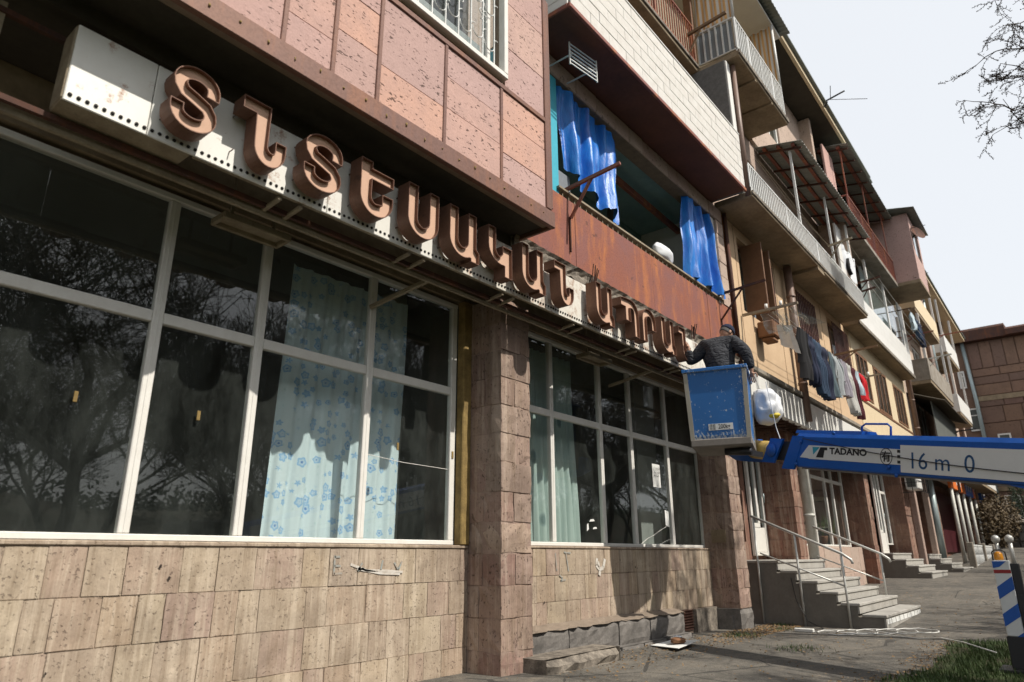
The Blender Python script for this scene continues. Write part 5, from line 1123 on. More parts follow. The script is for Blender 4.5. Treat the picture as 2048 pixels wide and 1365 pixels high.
# graffiti strokes on the wall
MT['graf_blue'] = m_plain('faded_blue_paint', (.25, .32, .33), .9, var=.6, sc=26, dark=(.38, .30, .23)); MT['graf_white'] = m_plain('white_spray_paint', (.64, .63, .59), .9, var=.4, sc=22, dark=(.42, .34, .26))
def strokes(name, segs, mat, w_=.016, y=4.7135):
    m = MB()
    for s in segs:
        for a, b in zip(s, s[1:]): m.bar((a[0], y, a[1]), (b[0], y, b[1]), w_, .004, (0, 1, 0))
    return P(name, m, mat)
strokes('graffiti', [[(3.52, .02), (3.52, -.13)], [(3.52, .01), (3.57, .01)], [(3.52, -.06), (3.58, -.06)], [(3.52, -.12), (3.60, -.12)], [(3.80, -.04), (3.76, -.10), (3.82, -.08)], [(4.02, -.02), (4.0, -.10)], [(4.15, -.04), (4.2, -.10), (4.24, -.03)]], 'graf_blue')
strokes('graffiti', [[(3.68, -.05), (3.85, -.10), (4.05, -.105), (4.25, -.12)], [(3.75, -.085), (4.0, -.125), (4.22, -.135)]], 'graf_white', .02)
strokes('graffiti', [[(6.55, .04), (6.57, -.15)], [(6.76, .04), (6.80, -.16)], [(6.72, .05), (6.85, .04)], [(6.62, -.20), (6.68, -.23), (6.64, -.26), (6.74, -.25)]], 'graf_blue')
strokes('graffiti', [[(7.42, -.02), (7.40, -.10), (7.47, -.15), (7.56, -.13), (7.60, -.03)], [(7.44, -.06), (7.46, -.12)], [(7.48, -.17), (7.46, -.22)]], 'graf_white', .045)
hs = MB()
for k in range(12):
    x = U(1.3, 10.6); 
    if 5.0 < x < 5.65: continue
    z = U(-.7, .05); r = U(.005, .013); hs.add([(x + r * U(.6, 1.2) * cos(2 * pi * i / 8), 4.7075, z + r * U(.7, 1.5) * sin(2 * pi * i / 8)) for i in range(8)], [tuple(range(8))])
MT['pit'] = m_plain('dark_pit', (.03, .022, .018), .95, var=.1); P('stone_pits', hs, 'pit', kind='stuff')

# ------------------------------------------------------------------ laundry
def fabric(name, col, r=.9): return m_plain(name, col, r, var=.22, sc=9, bump=.35)
def garment(kind, x, w_, h, z, mat, label, y=3.30, lean=0):
    """cloth pegged along its top edge: front and back layer, folds deepening downwards"""
    m = MB(); rd = random.Random(int(x * 100)); ph = [rd.uniform(0, 6.28) for _ in range(6)]
    def panel(xa0, xa1, xb0, xb1, z0, z1, sep):
        def f_(s_):
            def f(u, v):
                xa = xa0 + (xb0 - xa0) * v; xb = xa1 + (xb1 - xa1) * v; zz = z0 + (z1 - z0) * v
                amp = .012 + .05 * max(0, (z - zz) / h); edge = sin(pi * u) ** .5 if 0 < u < 1 else 0
                yy = y + amp * (sin(2 * pi * 1.7 * u + ph[0] + 1.2 * v) + .5 * sin(2 * pi * 3.3 * u + ph[1])) + .015 * sin(7 * v + ph[2]) + s_ * sep * edge * (.3 + .7 * sin(pi * min(1, v * .9 + .1)))
                return (xa + (xb - xa) * u + .012 * sin(9 * v + ph[3]), yy, zz + .012 * sin(2 * pi * 1.5 * u + ph[4]) * v - .018 * sin(pi * u) * (1 - v))
            return f
        for s_ in (-1, 1): m.grid(f_(s_), 14, 10)
    if kind == 'trousers':
        panel(x - w_ / 2, x + w_ / 2, x - w_ * .52, x + w_ * .52, z, z - .32 * h, .03)
        for s_ in (-1, 1): l = rd.uniform(.94, 1.04); panel(*sorted((x + s_ * w_ * .52, x + s_ * .015)), *sorted((x + s_ * w_ * .46, x + s_ * w_ * .12)), z - .30 * h, z - h * l, .03)
    elif kind == 'shirt':
        panel(x - w_ * .42, x + w_ * .42, x - w_ * .48, x + w_ * .48, z, z - h, .035)
        for s_ in (-1, 1): panel(*sorted((x + s_ * w_ * .40, x + s_ * w_ * .58)), *sorted((x + s_ * w_ * .48, x + s_ * w_ * .66)), z - .01, z - h * rd.uniform(.62, .8), .025)
    else: panel(x - w_ / 2, x + w_ / 2, x - w_ * .5 + lean, x + w_ * .5 + lean, z, z - h, .012)
    return one(kind if kind != 'cloth' else 'towel', m, mat, label, {'cloth': 'towel'}.get(kind, kind), 'laundry on the line above the white fascia')
LZ = lambda x: 3.95 + .012 * (x - 12) - .05 * sin(pi * (x - 12) / 5.6)
F = {k: fabric('fabric_' + k, c) for k, c in dict(black=(.010, .010, .012), navy=(.012, .018, .045), jean=(.03, .055, .10), slate=(.10, .14, .16), grey=(.36, .39, .40), mauve=(.28, .26, .30), pale=(.50, .50, .47), maroon=(.075, .012, .02), sky=(.55, .66, .72), red=(.55, .012, .02)).items()}
for kd, x, w_, h, mt, lb in (('shirt', 12.42, .42, .95, 'black', 'black jumper, first on the clothesline next to the brown drainpipe'), ('trousers', 12.86, .36, 1.0, 'navy', 'dark navy leggings hanging beside the black jumper on the line'), ('trousers', 13.30, .42, 1.12, 'jean', 'dark blue jeans with legs apart on the clothesline'), ('trousers', 13.78, .42, 1.05, 'navy', 'navy work trousers between jeans and grey clothes on the line'), ('cloth', 14.18, .30, .95, 'slate', 'slate grey-blue cloth folded over the clothesline'), ('shirt', 14.60, .48, .85, 'grey', 'light grey shirt, the widest on the clothesline'), ('shirt', 15.10, .36, .80, 'mauve', 'mauve-grey top between two pale garments on the line'), ('trousers', 15.52, .38, 1.08, 'pale', 'off-white long trousers on the clothesline'), ('trousers', 15.98, .34, 1.10, 'maroon', 'dark maroon trousers hanging lowest on the clothesline'), ('cloth', 16.36, .26, .55, 'sky', 'pale blue small towel beside the red garment'), ('shirt', 16.80, .34, .62, 'red', 'bright red top at the far end of the clothesline')):
    garment(kd, x, w_, h, LZ(x) - .005, F[mt], lb)
LR = thing('clothesline', 'wall bracket clothesline carrying the laundry above the white fascia', 'clothesline', (14.5, 3.3, 3.9))
m = MB()
for y in (3.30, 3.42, 3.55): m.tube([(11.45 + .55 * i, y, LZ(11.45 + .55 * i) if y == 3.30 else 4.02) for i in range(12)], .004, 5)
m.build('line', MT['white_steel'], LR); build_each(MB().bar((11.40, 3.98, 4.08), (11.40, 3.02, 4.09), .05, .04).bar((17.60, 3.98, 4.05), (17.60, 3.0, 4.10), .04, .035), 'bracket_arm', MT['beige_steel'], LR)
m = MB()
for x in (11.40, 17.60):
    for y in (3.30, 3.55): m.tube([(x, y, 4.10), (x, y, 4.19)], .028, 8)
build_each(m, 'insulator', MT['white_paint'], LR)
MT['plastic_clear'] = m_glass('clear_plastic', (.80, .80, .80), 1, .22)
one('plastic_sheet', drape((11.42, 3.05, 4.06), (11.42, 3.62, 4.05), (11.75, 2.75, 3.72), (11.5, 3.55, 3.70), 2.2, .10, 30, 16, seed=31, jag=.06), MT['plastic_clear'], 'crumpled clear plastic sheet flapping from the clothesline bracket', 'plastic sheet')
one('towel', drape((12.0, 3.32, 3.92), (12.0, 3.62, 4.0), (12.12, 3.28, 3.40), (12.08, 3.58, 3.62), 1.5, .02, 16, 10, seed=32), fabric('white_cloth', (.72, .72, .70)), 'plain white cloth hanging beside the clear plastic sheet', 'towel')
MT['card'] = m_plain('brown_cardboard', (.24, .12, .06), .85, var=.3)
one('flower_box', MB().cbox(12.05, 12.42, 3.66, 3.96, 3.82, 4.12, .02).cbox(12.1, 12.36, 3.70, 3.92, 3.74, 3.82, .02), MT['card'], 'brown box fixed under the barred window above the clothesline bracket', 'box')
# other drying poles and brackets
def pole(name, pts, r, mat, label): return one(name, MB().tube(pts, r, 7), MT[mat], label, 'pole')
t = thing('drying_bracket', 'rusty drying bracket with brace on the loggia parapet by the torn tarpaulin', 'bracket', (5.9, 3.9, 4.0)); MB().bar((5.95, 4.02, 4.17), (6.0, 3.28, 4.27), .035, .04).bar((5.96, 3.95, 3.78), (5.98, 3.66, 4.21), .03, .03).build('bracket_arm', MT['rust'], t); MB().bar((5.955, 3.962, 3.35), (5.955, 3.962, 3.80), .02, .02).build('wall_strip', MT['rust_dark'], t)
t = thing('drying_bracket', 'rusty drying bracket with brace at the loggia end by the narrow tarpaulin', 'bracket', (10.3, 3.9, 4.0)); MB().bar((10.35, 4.02, 4.15), (10.42, 3.20, 4.24), .035, .035).bar((10.36, 3.96, 3.72), (10.39, 3.58, 4.18), .025, .025).build('bracket_arm', MT['rust_dark'], t); MB().bar((10.36, 3.962, 3.3), (10.36, 3.962, 3.74), .015, .015).build('wall_strip', MT['rust_dark'], t)
t = thing('drying_bracket', 'dark wooden pole sticking out at the rusty top railing', 'bracket', (10.2, 3.9, 9.4)); MB().bar((10.2, 4.0, 9.38), (10.2, 3.22, 9.46), .05, .05).bar((10.2, 3.97, 8.98), (10.2, 3.72, 9.40), .03, .03).build('bracket_arm', MT['wood_old'], t)
for x, y0, y1, z, mt, lb in ((15.6, 3.30, 2.78, 6.78, 'beige_steel', 'wooden line pole on the white bar railing below the awning'), (19.45, 3.60, 2.95, 7.14, 'rust_dark', 'dark line pole at the corner of the bright white parapet'), (19.75, 3.60, 3.15, 6.98, 'rust_dark', 'short dark line pole beside the bright white parapet'), (27.4, 3.9, 2.8, 7.6, 'rust', 'long rusty line pole past the white balcony'), (28.4, 3.3, 2.5, 6.9, 'pipe_white', 'pale line pole on the far grey balcony'), (34.0, 3.9, 2.4, 9.2, 'rust', 'thin rusty pole by the far drainpipes'), (17.62, 4.0, 3.0, 4.75, 'wood_old', 'brown pole stub on the cream siding'), (33.0, 3.9, 2.6, 4.8, 'black_steel', 'black line pole low on the far facade')):
    t = thing('drying_bracket', lb, 'bracket', (x, y0, z)); MB().bar((x, y0, z), (x, y1, z + .05), .045, .045).build('bracket_arm', MT[mt], t); MB().bar((x, y0 - .02, z - .3), (x, (y0 + y1) / 2, z), .025, .025).build('brace', MT[mt], t)
t = thing('clothesline', 'thin lines strung under the awning along the white bar railing', 'clothesline', (15, 3.1, 6.8)); m = MB()
for y, z, x0, x1 in ((3.25, 6.75, 10.9, 15.6), (3.05, 6.85, 15.6, 19.5), (2.92, 6.88, 15.6, 19.5), (3.2, 6.7, 10.9, 18.6)): m.tube([(x0 + (x1 - x0) * i / 8, y, z - .10 * sin(pi * i / 8)) for i in range(9)], .005, 4)
m.build('line', MT['beige_steel'], t)
t = thing('clothesline', 'thin lines strung in front of the bright white parapet', 'clothesline', (22, 3.1, 7)); m = MB()
for y in (3.0, 3.15, 3.3): m.tube([(19.5 + .8 * i, y, 7.17 - .08 * sin(pi * i / 10)) for i in range(11)], .006, 4)
m.build('line', MT['white_steel'], t)
one('towel', drape((15.75, 3.05, 6.84), (16.9, 3.05, 6.84), (15.85, 3.05, 6.25), (16.9, 3.05, 6.0), 2, .03, 24, 12, seed=41), fabric('white_sheet', (.74, .77, .80)), 'white sheet drying in front of the white bar railing', 'sheet'); one('sock', MB().tube([(15.95, 3.02, 6.5), (15.95, 3.02, 6.25), (16.02, 3.0, 6.12)], .045, 8), F['black'], 'black sock hanging below the white drying sheet', 'sock')
for x, w_, h, mt, lb in ((26.0, .5, .6, 'sky', 'pale blue shirt drying past the white glazed balcony'), (26.7, .5, .75, 'jean', 'dark blue trousers drying past the white glazed balcony'), (27.4, .5, .85, 'navy', 'navy jacket drying at the end past the white glazed balcony')): 
    o = garment('shirt' if mt == 'sky' else 'trousers', x, w_, h, 8.0, F[mt], lb, 3.2); o['group'] = 'laundry past the white glazed balcony'
t = thing('clothesline', 'short line holding the blue laundry past the white glazed balcony', 'clothesline', (26.7, 3.2, 8)); MB().tube([(25.4, 3.2, 8.03), (28.0, 3.2, 8.03)], .008, 5).build('line', MT['white_steel'], t); MB().bar((25.4, 3.62, 8.02), (25.4, 3.1, 8.03), .03, .03).build('bracket_arm', MT['rust_dark'], t); MB().bar((28.0, 4.04, 8.02), (28.0, 3.1, 8.03), .03, .03).build('bracket_arm', MT['rust_dark'], t)
# wire drying rack at the loggia's top corner
t = thing('drying_rack', 'small white wire rack under the red-brown balcony slab', 'rack', (5.9, 3.8, 5.75)); m = MB()
for i in range(6): m.bar((5.55, 3.62, 5.55 + i * .055), (6.05, 3.55, 5.55 + i * .055), .012, .012)
m.bar((5.56, 3.62, 5.53), (5.56, 3.62, 5.85), .015, .015).bar((6.04, 3.55, 5.53), (6.04, 3.55, 5.85), .015, .015).bar((5.6, 3.61, 5.7), (5.6, 3.97, 5.7), .015, .015).bar((6.0, 3.56, 5.7), (6.0, 3.97, 5.7), .015, .015)
m.build('wires', MT['white_steel'], t)
# antenna and dish
t = thing('antenna', 'thin television antenna sticking out at the roof edge', 'antenna', (17.5, 3.2, 11.8)); MB().tube([(17.5, 3.4, 11.75), (17.5, 2.68, 11.88)], .022, 6).tube([(17.5, 3.05, 11.81), (17.5, 3.0, 12.2)], .01, 5).tube([(17.5, 3.1, 11.8), (17.55, 2.2, 11.42)], .008, 5).tube([(17.5, 3.25, 11.78), (17.4, 3.2, 11.55), (17.3, 3.1, 11.62)], .02, 6).build('boom_rod', MT['black_steel'], t)
for x, y, z, lb in ((25.3, 2.5, 10.6, 'satellite dish on the pink boxed-in balcony'), (29.5, 3.1, 10.4, 'satellite dish at the far top floor balcony')):
    t = thing('satellite_dish', lb, 'dish', (x, y, z)); d = Vector((-.5, -.8, .35)).normalized(); a = d.orthogonal().normalized(); b = d.cross(a); c_ = Vector((x, y, z))
    MB().loft([[tuple(c_ + (a * cos(2 * pi * i / 20) + b * sin(2 * pi * i / 20)) * r * .8 + d * (r * r * .5)) for i in range(20)] for r in (.02, .15, .28, .36)], False).build('dish', MT['rust_dark'], t); MB().tube([tuple(c_), (x + .1, y + .5, z - .3)], .025, 6).tube([tuple(c_ - b * .3), tuple(c_ + d * .4)], .012, 5).build('arm', MT['black_steel'], t)

# ------------------------------------------------------------------ outdoor steps
MT['step'] = m_plain('stone_step', (.41, .40, .37), .85, var=.3, sc=5, dark=(.24, .22, .19)); MT['step_side'] = m_plain('shaded_step_side', (.20, .185, .16), .95, var=.35, sc=3, bump=.5); MT['rail_grey'] = m_plain('silver_painted_rail', (.56, .56, .53), .4, .3, var=.15, sc=8)  # step_side: flank colour darkened, shade of the side face painted in
def steps(x0, x1, ys_, z_top, rise, label, rail=True, back=4.9, wing=None):
    t = thing('outdoor_steps', label, 'steps', ((x0 + x1) / 2, ys_[0], GZ(x0)), 'outdoor steps along the shops'); n_ = len(ys_)
    for i, y in enumerate(ys_):
        zt = z_top - rise * i; zb = z_top - rise * (i + 1) if i < n_ - 1 else GZ(x1) - .1; y_b = ys_[i - 1] if i else back
        MB().cbox(x0 - .01, x1 + .01, y - .02, y_b + (.0 if i else 0) - (.022 if i else 0), zt - .045, zt, .008, .002).build('tread', MT['step'], t)
        MB().cbox(x0 + .006, x1 - .006, y, y + .03, max(zb, GZ(x0) - .1), zt - .046, .004).build('riser', MT['step'], t)
        MB().box(x0, x1 - .01, y + .031, y_b + (.03 if i else 0), GZ(x0) - .1, zt - .046).build('flank', MT['step_side'], t)
    return t
YS = [4.10, 3.81, 3.51, 3.22, 2.93, 2.58]; s1 = steps(12.05, 14.78, YS, -.075, .158, 'grey stone steps with silver handrails leading to the white door')
for xr in (12.02, 14.72):
    m = MB(); rz = lambda y: .66 + (y - 4.46) * .455
    m.tube([(xr, 4.46, .66), (xr, 3.06, .02), (xr, 2.94, -.07), (xr, 2.92, -.13)], .022, 8); m.tube([(xr, 4.36, .66 - .62), (xr, 3.07, .03 - .5)], .014, 6); o = m.build('handrail', MT['rail_grey'], s1)
    m = MB()
    for y in (4.42, 3.76, 3.08): m.tube([(xr, y, (GZ(12) if xr < 13 else -.9) + .0), (xr, y, rz(y))], .018, 8)
    build_each(m, 'rail_post', MT['rail_grey'], o)
m = MB()
for i in range(9): m.box(12.1 + i * .3, 12.36 + i * .3, 2.574, 2.579, -1.0, -.93)
m.build('riser_tiles', MT['paper'], s1, kind='stuff')
steps(22.0, 24.6, [4.28, 3.98, 3.70, 3.41], .05, .165, 'short grey steps to the second white door past the red tuff pillar'); steps(27.2, 29.6, [4.2, 3.9, 3.6, 3.3], .02, .145, 'low stone steps beside the white lattice fence')
# pale lattice fence further on
t = thing('lattice_fence', 'low white ornamental lattice fence near the far shop', 'fence', (33, 3.3, -.3)); m = MB()
for i in range(26): x = 30.0 + i * .28; m.tube([(x, 3.3, -.35), (x + .14, 3.3, .0), (x, 3.3, .30)], .02, 5).tube([(x + .28, 3.3, -.35), (x + .14, 3.3, .0), (x + .28, 3.3, .30)], .02, 5)
m.bar((30, 3.3, .32), (37.2, 3.3, .32), .05, .05).bar((30, 3.3, -.38), (37.2, 3.3, -.38), .05, .05); m.build('lattice', MT['white_steel'], t, kind='stuff')
for x in (30.0, 33.6, 37.2): MB().cbox(x - .1, x + .1, 3.2, 3.4, -.5, .42, .02).build('post', MT['concrete'], t)
t = thing('gate_posts', 'pair of white round-topped bollards at the far end of the shops', 'bollard', (30.5, 2.4, -.4)) if False else None
for y, lb in ((2.55, 'white round-topped post, the wall-side one of the far pair'), (2.15, 'white round-topped post, the street-side one of the far pair')):
    t = thing('bollard', lb, 'bollard', (30.5, y, GZ(30.5)), 'white posts at the far end'); MB().tube([(30.5, y, GZ(30.5)), (30.5, y, .42)], .07, 10).build('shaft', MT['rail_grey'], t); MB().loft([[(30.5 + r * cos(2 * pi * i / 12), y + r * sin(2 * pi * i / 12), z) for i in range(12)] for z, r in ((.40, .08), (.46, .13), (.55, .14), (.62, .10), (.66, .03))]).build('knob', MT['rail_grey'], t)
# air conditioner in a cage
t = thing('air_conditioner', 'white air conditioner in a black cage on the tuff pillar', 'air conditioner', (25.4, 4.1, 1.9))
MB().cbox(25.2, 26.0, 3.85, 4.2, 2.0, 2.6, .02).build('casing', MT['white_paint'], t); MB().cbox(25.19, 25.2, 3.90, 4.15, 2.07, 2.53, .004).build('grille', MT['dark_int'], t); m = MB()
for z in (1.9, 2.2, 2.45, 2.7): m.bar((25.05, 3.7, z), (26.15, 3.7, z), .02, .02).bar((25.05, 3.7, z), (25.05, 4.28, z), .02, .02)
for x in (25.05, 25.4, 25.8, 26.15): m.bar((x, 3.7, 1.9), (x, 3.7, 2.7), .02, .02)
m.bar((25.05, 3.99, 1.9), (25.05, 3.99, 2.7), .02, .02); m.build('cage', MT['black_steel'], t)
P('drainpipe', MB().tube([(30.0, 4.2, -.3), (30.0, 4.2, 2.9)], .13, 12), 'pipe_grey'); P('column', MB().cbox(26.6, 26.85, 4.2, 4.4, -.6, 3.0, .02), 'pale_tuff'); P('column', MB().cbox(29.2, 29.4, 4.2, 4.4, -.5, 3.0, .02), 'pale_tuff')
# orange and blue shop signs far along
MT['sign_orange'] = m_plain('orange_sign', (.75, .19, .04), .5, var=.1); MT['sign_blue'] = m_plain('blue_sign', (.02, .11, .45), .5, var=.1); MT['maroon_glass'] = m_plain('maroon_shopfront', (.07, .015, .02), .4, var=.2)
for x0, x1, mt, lb in ((32.4, 36.6, 'sign_orange', 'orange shop fascia with white lettering marks'), (36.65, 39.3, 'sign_blue', 'blue shop fascia between orange ones'), (39.35, 41.2, 'sign_orange', 'small orange fascia next to the blue one'), (42.6, 44.2, 'sign_blue', 'separate blue sign at the far corner')):
    o = one('shop_fascia', MB().cbox(x0, x1, 3.78, 3.9, 2.55, 3.5, .01), MT[mt], lb, 'fascia', 'coloured shop fascias at the far end'); m = MB()
    for i in range(3): xa = x0 + .4 + i * (x1 - x0) * .27; m.box(xa, xa + .12, 3.772, 3.779, 2.75, 3.3).box(xa + .125, xa + .4, 3.772, 3.779, 3.18, 3.3).box(xa + .125, xa + .33, 3.772, 3.779, 2.95, 3.05)
    q = m.build('lettering', MT['paper']); adopt(q, o)
m = MB()
for x in (32.6, 34.2, 36.0, 38.2, 40.1): m.tube([(x, 3.85, -.3), (x, 3.85, 2.55)], .07, 8)
PE('shopfront_column', m, 'pipe_white'); P('shopfront', MB().box(32.6, 40.2, 4.86, 4.9, .1, 2.7), 'maroon_glass')
# things on the ground
one('concrete_block', rough_block(5.42, 6.72, 3.98, 4.36, -1.15, -.90, .05, 10, 4), MT['concrete_rough'], 'broken grey concrete kerb block lying at the foot of the pillar', 'kerb block')
pb = thing('paper_sheet', 'flat white cardboard sheet with rubbish on it on the asphalt', 'cardboard', (8.2, 4.15, GZ(8))); gz8 = GZ(8.2)
m = MB(); A_ = [(7.72, 3.86), (8.52, 3.97), (8.62, 4.42), (8.06, 4.40)]; m.add([(x, y, gz8 + h) for (x, y), h in zip(A_, (.05, .06, .02, .015))] + [(x, y, gz8 + h - .006) for (x, y), h in zip(A_, (.05, .06, .02, .015))], [(0, 1, 2, 3), (7, 6, 5, 4), (0, 4, 5, 1), (1, 5, 6, 2), (2, 6, 7, 3), (3, 7, 4, 0)]); m.build('sheet', MT['paper'], pb)
blob((8.16, 4.08, gz8 + .08), (.11, .09, .035), 12, 8, .25, 51).build('rubbish', MT['card'], pb); blob((8.3, 4.15, gz8 + .08), (.09, .07, .04), 12, 8, .25, 52).build('plastic_scrap', MT['sack'], pb)
m = MB(); rd = random.Random(3); z = GZ(11.4) + .012
for k in range(5):
    cx = 11.15 + .09 * k; cy = 3.05 - .24 * k; m.tube([(cx + .30 * cos(a + k) * (1 + .2 * rd.random()), cy + .26 * sin(a + k), z + .012 * k + .01 * rd.random()) for a in [6.3 * i / 18 for i in range(19)]], .007, 6)
m.tube([(11.1, 3.35, z), (11.25, 2.9, z), (11.2, 2.4, z), (11.0, 2.0, z), (10.75, 1.7, GZ(10) + .05), (9.9, 1.35, GZ(10) + .1), (9.0, .95, GZ(9) + .1)], .007, 6)
one('extension_cable', m, MT['white_paint'], 'white cable lying in loose coils on the asphalt and trailing into the grass', 'cable')
one('power_strip', MB().cbox(11.02, 11.09, 3.35, 3.62, GZ(11) + .001, GZ(11) + .05, .008), MT['white_paint'], 'white power strip at the end of the coiled cable', 'power strip'); one('black_cable', MB().tube([(12.02, 3.9, -.35), (12.0, 3.85, -.7), (11.98, 3.7, -1.0), (11.7, 3.4, GZ(11.7) + .01), (11.12, 3.45, GZ(11) + .03)], .006, 6), MT['black_steel'], 'thin black cable hanging from the handrail down to the power strip', 'cable')

# ------------------------------------------------------------------ background at the end of the street
BG = thing('brown_building', 'brown tuff building closing the end of the street', 'building', (50, -2, GZ(50))); bx = 50.0
MB().box(bx, bx + 8, -14, 6.5, -.2, 13.0).build('wall', MT['bg_tuff'], BG)
zs_ = [.9, 2.2, 3.5, 4.2, 5.5, 6.5, 7.6, 8.6, 9.3, 10.0, 10.5, 11.0, 12.7]
for r in range(12):
    y = 3.55; k = 0
    while y > -4.2:
        wv = .62 if r == 11 else U(.9, 1.9); y2 = max(y - wv, -4.4)
        MB().cbox(bx - .06 - U(0, .02), bx, y2 + .025, y - .025, zs_[r] + .025, zs_[r + 1] - .025, .01).build('cladding_slab', MT['bg_tuff'], BG); y = y2
m = MB(); m.box(bx - .11, bx, -14, 3.6, 8.98, 9.28).box(bx - .11, bx, -14, 3.6, 3.55, 3.8); m.build('band', MT['concrete_dark'], BG)
rfm = MB(); rfm.prism([(bx - .7, 12.75), (bx + 7.5, 12.75), (bx + 7.5, 15.2), (bx - .5, 13.25), (bx - .7, 13.1)], -14, 1.4); rfm.prism([(bx - .55, 12.75), (bx + 7.5, 12.75), (bx + 7.5, 15.0), (bx - .45, 13.55), (bx - .55, 13.4)], 1.401, 4.1)
rfm.build('roof', MT['rust_dark'], BG); MB().cbox(bx - .62, bx + 7, 4.101, 6.4, 12.72, 12.95, .02).build('roof_edge', MT['corrug'], BG)
for y0, y1, z0, z1 in ((3.95, 4.3, 9.9, 11.0), (3.65, 4.2, 7.2, 8.6), (2.3, 2.95, 5.6, 6.9), (-.5, .9, 3.9, 5.2), (2.5, 3.3, 2.0, 3.3)):
    f = MB().box(bx - .12, bx - .065, y0, y1, z0, z0 + .09).box(bx - .12, bx - .065, y0, y1, z1 - .09, z1).box(bx - .12, bx - .065, y0, y0 + .09, z0 + .09, z1 - .09).box(bx - .12, bx - .065, y1 - .09, y1, z0 + .09, z1 - .09).box(bx - .12, bx - .065, y0 + .09, y1 - .09, z0 + (z1 - z0) * .66, z0 + (z1 - z0) * .66 + .06).build('window', MT['white_frame'], BG); MB().box(bx - .09, bx - .085, y0 + .05, y1 - .05, z0 + .05, z1 - .05).build('pane', MT['dark_int'], f)
MB().tube([(bx - .2, 3.62, 1.0), (bx - .2, 3.62, 9.0), (bx - .2, 3.75, 12.9)], .11, 10).build('drainpipe', MT['pipe_grey'], BG)
t = thing('retaining_wall', 'dark rough stone retaining wall beside the far road', 'wall', (45, 1, .3)); 
xx = 4.1
o = MB().box(44.1, 45.2, -6, 4.2, 0, 1.5).build('wall_core', MT['basalt'], t)
while xx > -1.5:
    wv = U(.5, 1.0)
    for za, zb in ((.2, .62), (.63, 1.05), (1.06, 1.48)): MB().cbox(44.0 + U(-.05, .05), 44.12, xx - wv + .02, xx - .02, za, zb, .04, .03).build('stone', MT['basalt'], o)
    xx -= wv
MB().cbox(43.9, 45.3, -6, 4.2, 1.49, 1.6, .03).build('coping', MT['concrete'], t)
MT['bush_dry'] = m_leafy('dry_shrub_leaves', (.055, .034, .014), (.11, .075, .03)); MT['bark'] = m_plain('bark', (.060, .048, .038), .95, var=.5, sc=8, bump=.9); MT['twig'] = m_plain('twig_bark', (.048, .036, .028), .9, var=.3, sc=10); MT['ever'] = m_leafy('evergreen_leaves', (.012, .028, .010), (.03, .055, .02))
def shrub(name, c, r, nl, mat, label):
    t = thing(name, label, 'shrub', c); m = MB()
    for k in range(26): a = U(0, 6.28); q = U(.3, .95); m.tube([c, (c[0] + r[0] * q * .5 * cos(a), c[1] + r[1] * q * .5 * sin(a), c[2] + r[2] * q * .7), (c[0] + r[0] * q * cos(a), c[1] + r[1] * q * sin(a), c[2] + r[2] * U(.8, 1.9))], [.03, .018, .006], 5)
    m.build('stems', MT['bark'], t); m = MB()
    for k in range(nl):
        a = U(0, 6.28); u = U(-1, 1); q = U(.35, 1) ** .5; s = U(.04, .10); p_ = Vector((c[0] + r[0] * q * sqrt(1 - u * u) * cos(a), c[1] + r[1] * q * sqrt(1 - u * u) * sin(a), c[2] + r[2] * (1 + q * u))); d = Vector((U(-1, 1), U(-1, 1), U(-1, 1))).normalized(); e = d.orthogonal().normalized()
        m.add([p_ - d * s, p_ + e * s * .4, p_ + d * s, p_ - e * s * .4], [(0, 1, 2, 3)])
    m.build('leaves', mat, t)
shrub('shrub', (40.6, 3.4, .2), (1.3, .8, 1.2), 2600, MT['bush_dry'], 'dry brown shrub at the far corner of the shops'); shrub('shrub', (43.2, 3.2, .5), (1.0, .9, 1.3), 2200, MT['bush_dry'], 'rusty brown bush in front of the retaining wall'); shrub('shrub', (46.5, 2.0, 1.5), (1.0, .9, 1.4), 2200, MT['ever'], 'dark evergreen bush above the retaining wall')
one('stone_steps_far', MB().cbox(45.4, 46.0, 2.9, 3.7, 1.5, 2.6, .05).cbox(45.3, 46.0, 2.5, 2.9, 1.5, 2.0, .05).cbox(45.2, 46.0, 2.2, 2.5, 1.5, 1.75, .05), MT['concrete'], 'pale concrete steps above the retaining wall', 'steps')

# ------------------------------------------------------------------ bare trees across the street (mirrored in the shop glass)
def tree_mesh(seed, H, spread=.55, levels=5, r0=.16, twig=.006):
    rd = random.Random(seed); tr = MB(); cr = MB()
    def grow(p, d, L_, r, lv):
        n_ = 5 if lv > 2 else 3; pts = [p]; rs = [r]; q = Vector(p); dd = Vector(d)
        for i in range(n_):
            dd = (dd + Vector((rd.gauss(0, .11), rd.gauss(0, .11), rd.gauss(.03, .07)))).normalized(); q = q + dd * (L_ / n_); pts.append(tuple(q)); rs.append(max(twig, r * (1 - .5 * (i + 1) / n_)))
        (tr if lv >= levels - 1 else cr).tube(pts, rs, 8 if lv >= levels - 1 else (5 if lv > 2 else 3), False)
        if lv <= 0: return
        k = {5: 6, 4: 6, 3: 5, 2: 5, 1: 4}.get(lv, 4)
        for j in range(k):
            t = rd.uniform(.35, 1.0) if lv < levels else rd.uniform(.42, 1.0); i = min(n_ - 1, int(t * n_)); b = Vector(pts[i]).lerp(Vector(pts[i + 1]), t * n_ - i)
            ax = Vector((rd.gauss(0, 1), rd.gauss(0, 1), rd.gauss(.25, .5))).normalized(); nd = (dd * (1 - spread) + ax * spread).normalized()
            grow(tuple(b), nd, L_ * rd.uniform(.48, .72), max(twig, rs[i] * rd.uniform(.42, .62)), lv - 1)
    grow((0, 0, 0), Vector((rd.gauss(0, .06), rd.gauss(0, .06), 1)).normalized(), H * .5, r0, levels)
    return tr, cr
protos = []
